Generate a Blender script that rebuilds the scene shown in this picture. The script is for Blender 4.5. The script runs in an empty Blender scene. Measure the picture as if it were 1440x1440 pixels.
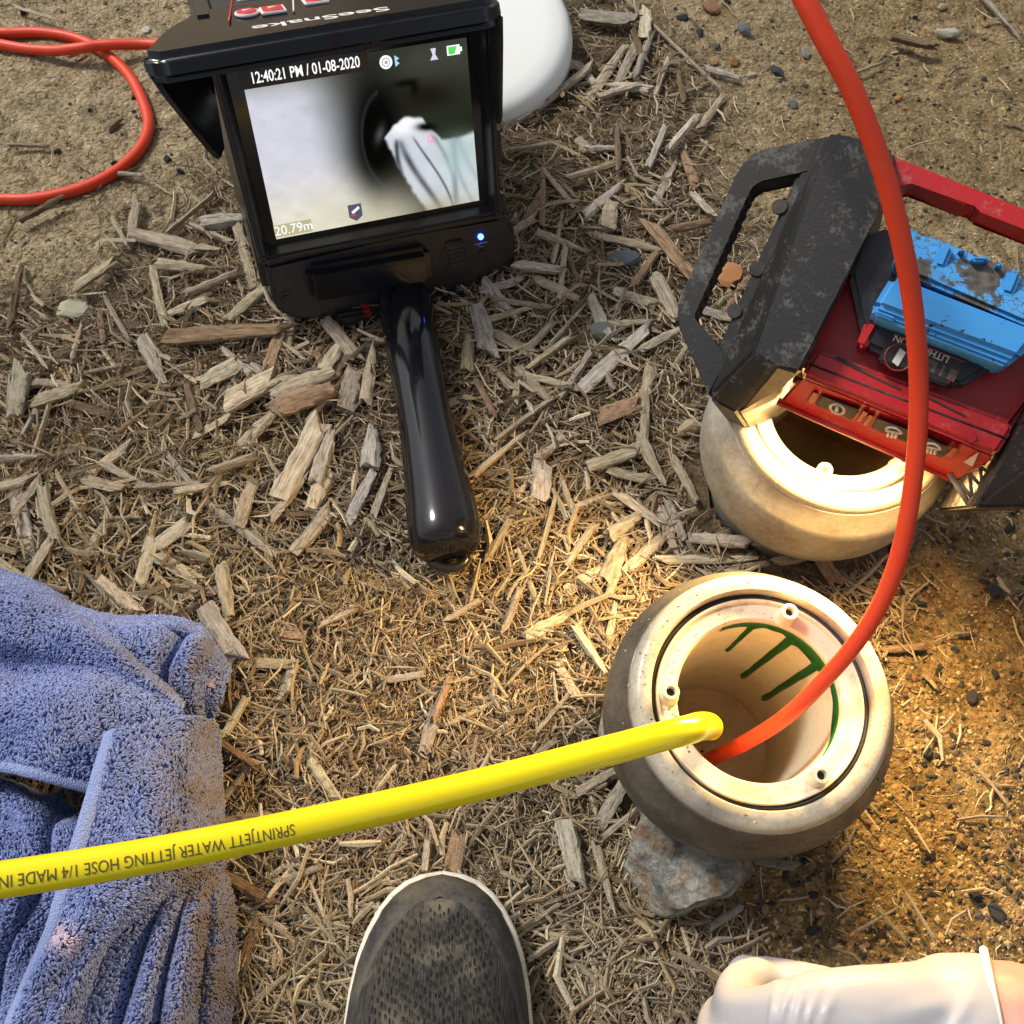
import bpy, bmesh, math, random
import numpy as np
from mathutils import Vector, Matrix

S = bpy.context.scene
COL = S.collection
random.seed(7)
RNG = np.random.default_rng(7)
R = math.radians

# ------------------------------------------------------------------ camera, sky, sun, exposure
CAM_H, TILT, F = 0.71, R(30), 1440.0
cd = bpy.data.cameras.new('camera'); cam = bpy.data.objects.new('camera', cd); COL.objects.link(cam)
cam.location = (0, 0, CAM_H); cam.rotation_euler = (TILT, 0, 0)
cd.sensor_fit = 'HORIZONTAL'; cd.sensor_width = 36.0; cd.lens = 36.0 * F / 1440.0
cd.clip_start = 0.01; cd.clip_end = 200
S.camera = cam
SUN_EL, SUN_AZ = R(52), R(-58)          # azimuth measured from +Y towards +X (upper left of the picture)
w = bpy.data.worlds.new('World'); S.world = w; w.use_nodes = True
wn = w.node_tree.nodes; wl = w.node_tree.links
sky = wn.new('ShaderNodeTexSky'); sky.sky_type = 'NISHITA'; sky.sun_disc = False
sky.sun_elevation = SUN_EL; sky.sun_rotation = SUN_AZ; sky.air_density = 1.0; sky.dust_density = 3.0
hsv = wn.new('ShaderNodeHueSaturation'); hsv.inputs['Saturation'].default_value = 0.35
wl.new(sky.outputs[0], hsv.inputs['Color']); wl.new(hsv.outputs[0], wn['Background'].inputs[0])
wn['Background'].inputs[1].default_value = 0.10
sd = bpy.data.lights.new('sun', 'SUN'); sd.energy = 2.2; sd.angle = R(10); sd.color = (1.0, 0.95, 0.86)
sun = bpy.data.objects.new('sun', sd); COL.objects.link(sun)
sdir = Vector((math.sin(SUN_AZ) * math.cos(SUN_EL), math.cos(SUN_AZ) * math.cos(SUN_EL), math.sin(SUN_EL)))
sun.rotation_euler = sdir.to_track_quat('Z', 'Y').to_euler(); sun.location = sdir * 5
S.view_settings.view_transform = 'Standard'; S.view_settings.look = 'None'
S.view_settings.gamma = 1; S.view_settings.exposure = 0.4
try: S.view_settings.use_curve_mapping = False
except Exception: pass
S.render.engine = 'CYCLES'
S.cycles.use_denoising = True; S.cycles.adaptive_threshold = .025; S.cycles.max_bounces = 6; S.cycles.diffuse_bounces = 5; S.cycles.glossy_bounces = 2
S.cycles.sample_clamp_indirect = 6.0

# ------------------------------------------------------------------ geometry helpers
CC = np.array([0, 0, CAM_H])
RT = np.array([1.0, 0, 0]); UP = np.array([0, math.cos(TILT), math.sin(TILT)]); FW = np.array([0, math.sin(TILT), -math.cos(TILT)])
def ray(px, py): return RT * ((px - 720) / F) - UP * ((py - 720) / F) + FW
def P(px, py, h=0.0):                 # place seen at this spot, at height h above the soil
    r = ray(px, py); return CC + r * ((h - CAM_H) / r[2])
def ZP(px, py, z): return CC + ray(px, py) * z          # at distance z
def proj(X):
    d = np.asarray(X) - CC; z = d @ FW
    return np.stack([720 + F * (d @ RT) / z, 720 - F * (d @ UP) / z], -1)
class Frame:
    def __init__(s, o, a, b, c):
        s.o, s.a, s.b, s.c = [np.array(q, float) for q in (o, a, b, c)]
    def w(s, a, b, c): return s.o + s.a * a + s.b * b + s.c * c
    def on(s, px, py, c=0.0):          # (a,b) on the plane c
        r = ray(px, py); k = ((s.o + s.c * c - CC) @ s.c) / (r @ s.c); X = CC + r * k - s.o
        return (X @ s.a, X @ s.b)
ORG = {}
def tag(o, label=None, cat=None, group=None, kind=None):
    if label: o['label'] = label
    if cat: o['category'] = cat
    if group: o['group'] = group
    if kind: o['kind'] = kind
    return o
def thing(name, loc, label, cat, group=None):
    o = bpy.data.objects.new(name, None); COL.objects.link(o); o.location = loc; o.empty_display_size = .02
    ORG[o.name] = np.array(loc, float); return tag(o, label, cat, group)
def link(name, me, mat, parent=None, smooth=True):
    if mat is not None and not me.materials: me.materials.append(mat)
    if smooth is not None:
        me.polygons.foreach_set('use_smooth', [bool(smooth)] * len(me.polygons))
    o = bpy.data.objects.new(name, me); COL.objects.link(o)
    if parent is not None: o.parent = parent; ORG[o.name] = ORG[parent.name]
    else: ORG[o.name] = np.zeros(3)
    return o
def mesh(name, V, Fc, mat, parent=None, smooth=True):      # V in world coordinates
    V = np.asarray(V, float).reshape(-1, 3)
    if parent is not None: V = V - ORG[parent.name]
    me = bpy.data.meshes.new(name); me.from_pydata(V.tolist(), [], [list(f) for f in Fc]); me.update()
    return link(name, me, mat, parent, smooth)
def fast(name, V, Q, mat, parent=None, col=None, smooth=True):   # equal-sided polygons
    V = np.asarray(V, np.float32).reshape(-1, 3)
    if parent is not None: V = V - ORG[parent.name].astype(np.float32)
    Q = np.asarray(Q, np.int32); n, k = Q.shape
    me = bpy.data.meshes.new(name)
    me.vertices.add(len(V)); me.vertices.foreach_set('co', V.ravel())
    me.loops.add(n * k); me.loops.foreach_set('vertex_index', Q.ravel())
    me.polygons.add(n); me.polygons.foreach_set('loop_start', np.arange(0, n * k, k, dtype=np.int32))
    me.update(calc_edges=True); me.validate()
    if col is not None:
        at = me.color_attributes.new('tone', 'FLOAT_COLOR', 'POINT')
        at.data.foreach_set('color', np.concatenate([col, np.ones((len(col), 1))], 1).astype(np.float32).ravel())
    return link(name, me, mat, parent, smooth)
def bm_obj(name, bm, mat, parent=None, smooth=True, off=True):
    bmesh.ops.recalc_face_normals(bm, faces=bm.faces)
    if parent is not None and off: bmesh.ops.translate(bm, verts=bm.verts, vec=Vector(-ORG[parent.name]))
    me = bpy.data.meshes.new(name); bm.to_mesh(me); bm.free()
    o = link(name, me, mat, parent, smooth)
    if smooth:
        try: me.set_sharp_from_angle(angle=R(38))
        except Exception: pass
    return o
def prism(name, fr, poly, c0, c1, mat, parent=None, bev=0.0, seg=2, top=None, smooth=True, bm=None):
    """polygon (a,b) extruded along the frame's c; top = polygon at c1 when it tapers; c0/c1 may be lists per corner"""
    own = bm is None
    bm = bm or bmesh.new(); n = len(poly); top = top or poly
    g = lambda c, i: c[i] if isinstance(c, (list, tuple)) else c
    lo = [bm.verts.new(fr.w(*poly[i], g(c0, i))) for i in range(n)]
    hi = [bm.verts.new(fr.w(*top[i], g(c1, i))) for i in range(n)]
    bm.faces.new(hi); bm.faces.new(lo[::-1])
    for i in range(n): bm.faces.new((lo[i], lo[(i + 1) % n], hi[(i + 1) % n], hi[i]))
    if bev: bmesh.ops.bevel(bm, geom=list(bm.edges), offset=bev, segments=seg, affect='EDGES', clamp_overlap=True)
    if own: return bm_obj(name, bm, mat, parent, smooth)
def tube_geo(pts, rad, sides=12, caps=True, sx=1.0, ref=None):
    pts = np.asarray(pts, float); n = len(pts); rad = np.broadcast_to(np.asarray(rad, float), (n,))
    T = np.gradient(pts, axis=0); T /= np.linalg.norm(T, axis=1)[:, None] + 1e-12
    u = np.cross(T[0], ref if ref is not None else [0, 0, 1.0])
    if np.linalg.norm(u) < 1e-4: u = np.cross(T[0], [0, 1.0, 0])
    V = []; a = np.arange(sides) * 2 * math.pi / sides
    for i in range(n):
        u = u - T[i] * (u @ T[i]); u /= np.linalg.norm(u); v = np.cross(T[i], u)
        V.append(pts[i] + rad[i] * (np.cos(a)[:, None] * u * sx + np.sin(a)[:, None] * v))
    V = np.concatenate(V)
    Fc = [(i * sides + j, i * sides + (j + 1) % sides, (i + 1) * sides + (j + 1) % sides, (i + 1) * sides + j)
          for i in range(n - 1) for j in range(sides)]
    if caps: Fc += [tuple(range(sides))[::-1], tuple((n - 1) * sides + j for j in range(sides))]
    return V, Fc
def tube(name, pts, rad, mat, parent=None, sides=12, caps=True, sx=1.0, ref=None):
    V, Fc = tube_geo(pts, rad, sides, caps, sx, ref); return mesh(name, V, Fc, mat, parent)
def spline(pts, per=10):                # Catmull-Rom
    p = np.asarray(pts, float); p = np.vstack([2 * p[0] - p[1], p, 2 * p[-1] - p[-2]]); out = []
    for i in range(1, len(p) - 2):
        t = np.linspace(0, 1, per, endpoint=False)[:, None]
        a, b, c, d = p[i - 1], p[i], p[i + 1], p[i + 2]
        out.append(.5 * (2 * b + (c - a) * t + (2 * a - 5 * b + 4 * c - d) * t ** 2 + (3 * b - a - 3 * c + d) * t ** 3))
    out.append(p[-2][None]); return np.concatenate(out)
def lathe(name, cen, prof, mat, parent=None, seg=96, closed=False):
    prof = np.asarray(prof, float); n = len(prof); a = np.arange(seg) * 2 * math.pi / seg
    V = np.stack([np.outer(prof[:, 0], np.cos(a)), np.outer(prof[:, 0], np.sin(a)), np.repeat(prof[:, 1][:, None], seg, 1)], -1) + np.asarray(cen)
    Fc = [(i * seg + j, i * seg + (j + 1) % seg, (i + 1) * seg + (j + 1) % seg, (i + 1) * seg + j)
          for i in range(n - 1 + (1 if closed else 0)) for j in range(seg)]
    if closed: Fc = [tuple(q % (n * seg) for q in f) for f in Fc]
    bm = bmesh.new(); vs = [bm.verts.new(v) for v in V.reshape(-1, 3)]
    for f in Fc: bm.faces.new([vs[q] for q in f])
    return bm_obj(name, bm, mat, parent)
def text_geo(s, bold=False):
    cu = bpy.data.curves.new('t', 'FONT'); cu.body = s; cu.size = 1; cu.align_x = 'CENTER'; cu.align_y = 'CENTER'
    cu.resolution_u = 4; cu.offset = 0.013 if bold else 0
    o = bpy.data.objects.new('t', cu); COL.objects.link(o)
    dg = bpy.context.evaluated_depsgraph_get(); me = bpy.data.meshes.new_from_object(o.evaluated_get(dg))
    V = np.array([v.co[:] for v in me.vertices]); Fc = [tuple(p.vertices) for p in me.polygons]
    bpy.data.objects.remove(o); bpy.data.curves.remove(cu); bpy.data.meshes.remove(me)
    return V, Fc
def text_on(name, s, fr, a, b, c, size, mat, parent, rot=0.0, flipb=1.0, sx=1.0, bold=False):
    V, Fc = text_geo(s, bold); cr, sr = math.cos(rot), math.sin(rot)
    x, y = V[:, 0] * size * sx, V[:, 1] * size * flipb
    A = a + x * cr - y * sr; B = b + x * sr + y * cr
    W = fr.o + np.outer(A, fr.a) + np.outer(B, fr.b) + fr.c * c
    return mesh(name, W, Fc, mat, parent, False)

# value noise in numpy
_PT = RNG.random((256, 256))
def vn(x, y):
    x = np.asarray(x, float); y = np.asarray(y, float); xi = np.floor(x).astype(int); yi = np.floor(y).astype(int)
    fx = x - xi; fy = y - yi; fx = fx * fx * (3 - 2 * fx); fy = fy * fy * (3 - 2 * fy)
    g = lambda i, j: _PT[i % 256, j % 256]
    return (g(xi, yi) * (1 - fx) + g(xi + 1, yi) * fx) * (1 - fy) + (g(xi, yi + 1) * (1 - fx) + g(xi + 1, yi + 1) * fx) * fy
def fbm(x, y, o=4):
    s = 0; a = .5
    for k in range(o): s = s + a * vn(x * 2 ** k + 17.3 * k, y * 2 ** k + 5.1 * k); a *= .5
    return s

# ------------------------------------------------------------------ materials
def M(name, col=(.5, .5, .5), rough=.5, metal=0.0, spec=.5):
    m = bpy.data.materials.new(name); m.use_nodes = True; b = m.node_tree.nodes['Principled BSDF']
    b.inputs['Base Color'].default_value = (*col, 1); b.inputs['Roughness'].default_value = rough
    b.inputs['Metallic'].default_value = metal; b.inputs['Specular IOR Level'].default_value = spec
    return m
def N(m, t, **kw):
    n = m.node_tree.nodes.new(t)
    for k, v in kw.items():
        if k in n.inputs: n.inputs[k].default_value = v
        else: setattr(n, k, v)
    return n
def LK(m, a, b): m.node_tree.links.new(a, b)
def ramp(m, fac, stops):
    r = N(m, 'ShaderNodeValToRGB'); e = r.color_ramp.elements
    while len(e) < len(stops): e.new(.5)
    for el, (p, c) in zip(e, stops): el.position = p; el.color = (*c, 1) if len(c) == 3 else c
    LK(m, fac, r.inputs[0]); return r.outputs[0]
def coords(m, kind='Object', scale=(1, 1, 1)):
    tc = N(m, 'ShaderNodeTexCoord'); mp = N(m, 'ShaderNodeMapping'); mp.inputs['Scale'].default_value = scale
    LK(m, tc.outputs[kind], mp.inputs[0]); return mp.outputs[0]
def noise(m, vec, scale, detail=4, rough=.6):
    n = N(m, 'ShaderNodeTexNoise', Scale=scale, Detail=detail, Roughness=rough); LK(m, vec, n.inputs['Vector']); return n.outputs['Fac']
def mix(m, fac, a, b, mode='MIX'):
    x = N(m, 'ShaderNodeMix', data_type='RGBA', blend_type=mode)
    for s, v in ((x.inputs[0], fac), (x.inputs[6], a), (x.inputs[7], b)):
        if hasattr(v, 'is_output'): LK(m, v, s)
        else: s.default_value = (*v, 1) if isinstance(v, tuple) else v
    return x.outputs[2]
def bump(m, h, strength=.3, dist=.001):
    b = N(m, 'ShaderNodeBump', Strength=strength, Distance=dist); LK(m, h, b.inputs['Height'])
    LK(m, b.outputs[0], m.node_tree.nodes['Principled BSDF'].inputs['Normal']); return b
def out(m, sock, name): LK(m, sock, m.node_tree.nodes['Principled BSDF'].inputs[name])
def dirty(name, col, dust, rough=.5, amt=(.5, .7), scale=40, fine=300, spec=.5, bs=.15, metal=0):
    """plastic, rubber or metal with dust and scuffs"""
    m = M(name, col, rough, metal, spec); v = coords(m)
    n1 = noise(m, v, scale, 6, .7); n2 = noise(m, v, fine, 3, .6)
    mul = N(m, 'ShaderNodeMath', operation='MULTIPLY_ADD'); LK(m, n2, mul.inputs[0]); mul.inputs[1].default_value = .35; LK(m, n1, mul.inputs[2])
    f = ramp(m, mul.outputs[0], [(amt[0], (0, 0, 0)), (amt[1], (1, 1, 1))])
    out(m, mix(m, f, col, dust), 'Base Color')
    rr = ramp(m, f, [(0, (rough,) * 3), (1, (min(.95, rough + .35),) * 3)]); out(m, rr, 'Roughness')
    bump(m, n2, bs, .0006); return m
def emit(name, col, st):
    m = M(name, (0, 0, 0), .5); b = m.node_tree.nodes['Principled BSDF']
    b.inputs['Emission Color'].default_value = (*col, 1); b.inputs['Emission Strength'].default_value = st; return m

# soil
def soil_mat():
    m = M('soil', rough=.95, spec=.2); v = coords(m)
    big = noise(m, v, 5, 5, .6); mid = noise(m, v, 45, 6, .7); fine = noise(m, v, 420, 4, .7)
    c = ramp(m, mid, [(.28, (.12, .09, .052)), (.45, (.33, .26, .155)), (.62, (.47, .38, .245)), (.8, (.58, .49, .34))])
    c2 = ramp(m, mid, [(.28, (.06, .042, .02)), (.45, (.19, .13, .055)), (.62, (.31, .215, .095)), (.8, (.40, .29, .145))])
    at = N(m, 'ShaderNodeVertexColor', layer_name='tone'); sep = N(m, 'ShaderNodeSeparateColor'); LK(m, at.outputs[0], sep.inputs[0])
    c = mix(m, sep.outputs[0], c, c2)
    brown = ramp(m, mid, [(.3, (.035, .024, .013)), (.7, (.15, .105, .06))])  # soil darkened under the mulch, painting the shade in gaps between fibres
    c = mix(m, sep.outputs[1], c, brown)
    g = ramp(m, fine, [(.3, (.45, .42, .38)), (.5, (1, 1, 1)), (.72, (1.3, 1.25, 1.15))]); c = mix(m, 1.0, c, g, 'MULTIPLY')
    vo = N(m, 'ShaderNodeTexVoronoi', Scale=190.0); LK(m, v, vo.inputs['Vector'])
    sp = ramp(m, vo.outputs['Color'], [(.0, (.55, .55, .55)), (1, (1.3, 1.3, 1.3))]); c = mix(m, .7, c, mix(m, 1.0, c, sp, 'MULTIPLY'))
    out(m, c, 'Base Color')
    ad = N(m, 'ShaderNodeMath', operation='ADD'); LK(m, fine, ad.inputs[0]); LK(m, mid, ad.inputs[1])
    ad2 = N(m, 'ShaderNodeMath', operation='SUBTRACT'); LK(m, ad.outputs[0], ad2.inputs[0]); LK(m, vo.outputs['Distance'], ad2.inputs[1])
    bump(m, ad2.outputs[0], .9, .004); return m
def wood_mat(name, per_obj=True):
    m = M(name, rough=.85, spec=.25)
    oi = N(m, 'ShaderNodeObjectInfo'); tc = N(m, 'ShaderNodeTexCoord'); ofs = N(m, 'ShaderNodeVectorMath', operation='SCALE'); ofs.inputs[0].default_value = (7, 31, 13)
    LK(m, oi.outputs['Random'], ofs.inputs['Scale']); adv = N(m, 'ShaderNodeVectorMath', operation='ADD'); LK(m, tc.outputs['Object'], adv.inputs[0]); LK(m, ofs.outputs[0], adv.inputs[1])
    mp1 = N(m, 'ShaderNodeMapping'); mp1.inputs['Scale'].default_value = (1.6, 9, 6); LK(m, adv.outputs[0], mp1.inputs[0]); g = noise(m, mp1.outputs[0], 1, 6, .75)
    mp2 = N(m, 'ShaderNodeMapping'); mp2.inputs['Scale'].default_value = (5, 4, 4); LK(m, adv.outputs[0], mp2.inputs[0]); bl = noise(m, mp2.outputs[0], 1, 5, .65)
    dark = mix(m, .68, oi.outputs['Color'], (.045, .032, .02), 'MIX')
    mm = ramp(m, g, [(.36, (0, 0, 0)), (.47, (.75, .75, .75)), (.62, (1, 1, 1))])
    c = mix(m, mm, dark, oi.outputs['Color'])
    bb = ramp(m, bl, [(.3, (.52, .49, .45)), (.5, (.95, .94, .92)), (.7, (1.2, 1.2, 1.2))]); c = mix(m, 1.0, c, bb, 'MULTIPLY')
    out(m, c, 'Base Color'); bump(m, g, 1.0, .003); return m
def tone_mat(name, rough=.85, grain=(1, 1, 1), bs=.3):
    m = M(name, rough=rough, spec=.25); at = N(m, 'ShaderNodeVertexColor', layer_name='tone')
    v = coords(m, 'Object'); g = noise(m, v, 500, 3, .6)
    f = ramp(m, g, [(.3, (.7, .68, .64)), (.65, (1.12, 1.12, 1.12))]); out(m, mix(m, 1.0, at.outputs[0], f, 'MULTIPLY'), 'Base Color')
    bump(m, g, bs, .0006); return m
def rock_mat(name):
    m = M(name, rough=.8, spec=.3); oi = N(m, 'ShaderNodeObjectInfo'); v = coords(m)
    a = noise(m, v, 90, 6, .7); f = ramp(m, a, [(.3, (.5, .5, .52)), (.55, (1, 1, 1)), (.75, (1.35, 1.3, 1.2))])
    out(m, mix(m, 1.0, oi.outputs['Color'], f, 'MULTIPLY'), 'Base Color'); bump(m, a, .6, .003); return m
MAT = dict(soil=soil_mat(), wood=wood_mat('weathered_wood'), fibre=tone_mat('mulch_fibre'), rock=rock_mat('stone'), grit=tone_mat('grit', .8, bs=.5))
MAT['black'] = dirty('black_plastic', (.013, .013, .016), (.05, .04, .028), .3, (.72, 1.02), 30, 260, .5, .05)
MAT['black_gloss'] = dirty('glossy_black_plastic', (.006, .006, .008), (.03, .026, .02), .12, (.8, 1.1), 30, 200, .5, .02)
MAT['rubber'] = dirty('dusty_black_plastic', (.012, .012, .013), (.20, .19, .17), .5, (.70, 1.08), 45, 500, .4, .25)
MAT['red'] = dirty('red_plastic', (.42, .012, .016), (.38, .16, .13), .32, (.76, 1.05), 60, 400, .5, .08)
MAT['groove'] = dirty('dark_groove', (.012, .010, .010), (.10, .08, .07), .7, (.6, .95), 80, 400)  # near black with lighter mottling, for slots, seams, holes and buttons
MAT['cream'] = dirty('cream_pvc', (.64, .56, .43), (.28, .19, .09), .35, (.72, 1.0), 60, 700, .5, .05)
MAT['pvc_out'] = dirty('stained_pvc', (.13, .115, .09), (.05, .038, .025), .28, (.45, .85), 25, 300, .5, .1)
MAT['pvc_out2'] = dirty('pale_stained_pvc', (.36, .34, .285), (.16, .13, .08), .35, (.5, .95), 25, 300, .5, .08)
MAT['collar'] = dirty('stained_collar', (.44, .40, .32), (.20, .145, .08), .32, (.60, .98), 40, 600, .5, .06)
MAT['inner'] = dirty('inner_pvc', (.76, .70, .54), (.55, .47, .31), .4, (.6, 1.0), 20, 300, .5, .03)
MAT['dim_bore'] = dirty('shaded_bore', (.10, .085, .055), (.05, .04, .025), .5, (.6, 1.0), 20, 300)  # darkened copy of the inner PVC, painting the shade in the upper bore
MAT['mud_and_bright_floor'] = dirty('brightened_bottom', (.58, .50, .34), (.40, .33, .2), .5, (.5, .9), 30, 300)  # invented pipe bottom, coloured pale and raised to brighten the lower bore
MAT['oring'] = M('dark_seal', (.02, .018, .015), .6)
MAT['green'] = M('green_primer', (.006, .10, .022), .3)
MAT['yellow'] = dirty('yellow_hose', (.86, .70, .006), (.62, .47, .03), .2, (.86, 1.05), 70, 500, .5, .02)
MAT['orange'] = dirty('orange_cable', (.62, .045, .012), (.42, .09, .04), .45, (.74, 1.0), 60, 500, .4, .06)
MAT['ink'] = M('hose_print', (.10, .085, .02), .6)
MAT['white'] = dirty('white_lid', (.78, .80, .78), (.5, .47, .40), .3, (.85, 1.1), 60, 400)
MAT['dark_in'] = M('hole_darkness', (.02, .017, .01), .3)  # near-black colour that paints the darkness down the holes

# ------------------------------------------------------------------ the ground sheet
LEAN = R(8); AXIS = np.array([0, -math.sin(LEAN), math.cos(LEAN)])
PIPES = [tuple((P(px, py, .147) - AXIS * .149)[:2]) for px, py in ((1072, 979), (1188, 570))]
def gh(x, y):
    x = np.asarray(x, float); y = np.asarray(y, float)
    h = .022 * (fbm(x * 5 + 9, y * 5 + 4, 3) - .44) + .008 * (fbm(x * 40 + 3, y * 40 + 8, 3) - .44)
    return h
def zone(px, py):          # mulch cover 0..1, yellow soil 0..1 at a spot named by where it shows
    n = (fbm(np.asarray(px) / 120., np.asarray(py) / 120. + 3, 3) - .44) * 240
    px = np.asarray(px, float) + n; py = np.asarray(py, float) + n * .7
    sm = lambda e0, e1, v: np.clip((v - e0) / (e1 - e0), 0, 1)
    bare_ul = sm(420, 250, px) * sm(470, 330, py + px * .35)
    bare_ur = sm(850, 960, px - py * .35) * sm(420, 260, py) + sm(1050, 1150, px) * sm(520, 380, py)
    bare_r = sm(1200, 1290, px + (py - 900) * .12) * sm(560, 640, py)
    bare_br = sm(880, 1080, px) * sm(1140, 1230, py)
    bare = np.clip(bare_ul + bare_ur + bare_r + bare_br, 0, 1)
    yel = np.clip(bare_r + bare_br + .35 * bare_ur, 0, 1)
    return 1 - bare, yel
xs = np.concatenate([-.85 - np.geomspace(.004, 25, 40)[::-1], np.linspace(-.85, .85, 480), .85 + np.geomspace(.004, 25, 40)])
ys = np.concatenate([-.15 - np.geomspace(.004, 25, 40)[::-1], np.linspace(-.15, 1.3, 420), 1.3 + np.geomspace(.004, 25, 40)])
X, Y = np.meshgrid(xs, ys); nx, ny = len(xs), len(ys)
V = np.stack([X, Y, gh(X, Y)], -1).reshape(-1, 3)
pp = proj(V); ok = ((V - CC) @ FW) > .1
pp[~ok] = (720, 1600)
mu, ye = zone(np.clip(pp[:, 0], -800, 2200), np.clip(pp[:, 1], -500, 1900))
idx = (np.arange(ny - 1)[:, None] * nx + np.arange(nx - 1)[None]).ravel()
Q = np.stack([idx, idx + 1, idx + nx + 1, idx + nx], 1)
cx = V[Q].mean(1)
keep = np.ones(len(Q), bool)
for (a, b) in PIPES: keep &= np.hypot(cx[:, 0] - a, cx[:, 1] - b) > .068
g = fast('ground', V, Q[keep], MAT['soil'], col=np.stack([ye, mu * .85, 0 * mu], 1)); tag(g, 'bare sandy soil under the mulch', kind='structure')

# ------------------------------------------------------------------ loose mulch fibres and grit (uncountable)
def footprint_free(px, py):
    return np.ones(len(px), bool)
def fibres(n, lo, hi, wlo, whi, dens, zlift, pal, seed, pw=2.2):
    r = np.random.default_rng(seed)
    px = r.uniform(-260, 1700, n * 3); py = r.uniform(-200, 1640, n * 3)
    k = r.random(n * 3) < dens(px, py); px, py = px[k][:n], py[k][:n]; n = len(px)
    rr = np.array([RT * ((a - 720) / F) - UP * ((b - 720) / F) + FW for a, b in zip(px, py)])
    G = CC + rr * (-CAM_H / rr[:, 2])[:, None]
    L = (lo + (hi - lo) * r.random(n) ** pw); W = wlo + (whi - wlo) * r.random(n) ** 1.5
    flow = fbm(G[:, 0] * 14, G[:, 1] * 14, 2) * 14
    yaw = flow + r.normal(0, .9, n); pit = r.normal(0, .16, n)
    d = np.stack([np.cos(yaw) * np.cos(pit), np.sin(yaw) * np.cos(pit), np.sin(pit)], 1)
    s = np.stack([-np.sin(yaw), np.cos(yaw), 0 * yaw], 1); u = np.cross(d, s)
    base = np.stack([G[:, 0], G[:, 1], gh(G[:, 0], G[:, 1]) + W * .4 + r.random(n) ** 1.3 * zlift + np.abs(np.sin(pit)) * L * .35], 1)
    bend = r.normal(0, .10, n) * L; flat = r.uniform(.35, 1.0, n)
    rings = []
    for t, k in ((-.5, .75), (0., 1.), (.5, .55)):
        c = base + d * (L * t)[:, None] + (s * bend[:, None] + u * (bend * .3)[:, None]) * (4 * t * t - .5)
        for a in (90, 210, 330):
            ca, sa = math.cos(R(a)), math.sin(R(a))
            rings.append(c + (s * (W * .5 * k * ca)[:, None] + u * (W * .5 * k * sa * flat)[:, None]))
    Vv = np.stack(rings, 1).reshape(-1, 3)
    q = []
    for g_ in (0, 3):
        for j in range(3): q.append((g_ + j, g_ + (j + 1) % 3, g_ + 3 + (j + 1) % 3, g_ + 3 + j))
    q = np.array(q); Qq = (np.arange(n)[:, None, None] * 9 + q[None]).reshape(-1, 4)
    pal = np.array(pal); i = r.integers(0, len(pal), n); jx = r.integers(0, len(pal), n); tt = r.random(n)[:, None]
    c = (pal[i] * tt + pal[jx] * (1 - tt)) * r.uniform(.50, 1.12, n)[:, None]
    return Vv, Qq, np.repeat(c, 9, 0)
def clear_pipes(V, Q, C, k=9):           # nothing inside the pipes
    n = len(V) // k; c = V.reshape(n, k, 3)[:, k // 2]; ok = np.ones(n, bool)
    for (a, b) in PIPES: ok &= np.hypot(c[:, 0] - a, c[:, 1] - b) > .088
    V = V.reshape(n, k, 3)[ok].reshape(-1, 3); C = C.reshape(n, k, 3)[ok].reshape(-1, 3)
    qn = len(Q) // n; q = Q.reshape(n, qn, -1)[0]; Q = (np.arange(ok.sum())[:, None, None] * k + q[None]).reshape(-1, q.shape[1])
    return V, Q, C
PAL = [(.45, .355, .225), (.55, .455, .31), (.36, .265, .16), (.24, .165, .095), (.47, .41, .31), (.62, .54, .39), (.41, .30, .17), (.31, .25, .18)]
def dm(px, py): return zone(px, py)[0] * .97 + .03
def ds(px, py): z_ = zone(px, py); return np.clip((1 - z_[0]) * .9 + .1 - .55 * z_[1], .05, 1)
def dfine(px, py):
    a = np.exp(-(((px - 620) / 300) ** 2 + ((py - 980) / 190) ** 2)); return np.clip(zone(px, py)[0] * (.55 + .5 * a), 0, 1)
for (nm, lab, args) in (
    ('mulch_litter', 'loose tan wood fibres and straw spread over the soil', (34000, .007, .036, .0008, .0023, lambda a, b: dm(a, b) * (1 - .6 * np.exp(-(((a - 600) / 300) ** 2 + ((b - 1000) / 170) ** 2))), .008, PAL, 1)),
    ('fine_mulch', 'fine shredded mulch crumbs covering the ground between towel and pipe', (42000, .003, .013, .0007, .0019, dfine, .0085, [tuple(q * k for q, k in zip(c_, (.80, .76, .74))) for c_ in PAL], 2)),
    ('mulch_slivers', 'split wood slivers too many to count mixed through the mulch', (3600, .012, .046, .0020, .0058, lambda a, b: dm(a, b) * (1 - .75 * np.exp(-(((a - 600) / 330) ** 2 + ((b - 1000) / 190) ** 2))), .009, PAL, 4, 1.4)),
    ('soil_debris', 'tiny bark crumbs and straw bits scattered on the sandy soil', (9000, .002, .012, .0006, .0017, ds, .0012, PAL[:4] + [(.13, .09, .05)], 3)),):
    Vv, Qq, Cc = clear_pipes(*fibres(*args)); o = fast(nm, Vv, Qq, MAT['fibre'], col=Cc, smooth=False); tag(o, lab, 'mulch', kind='stuff')

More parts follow.
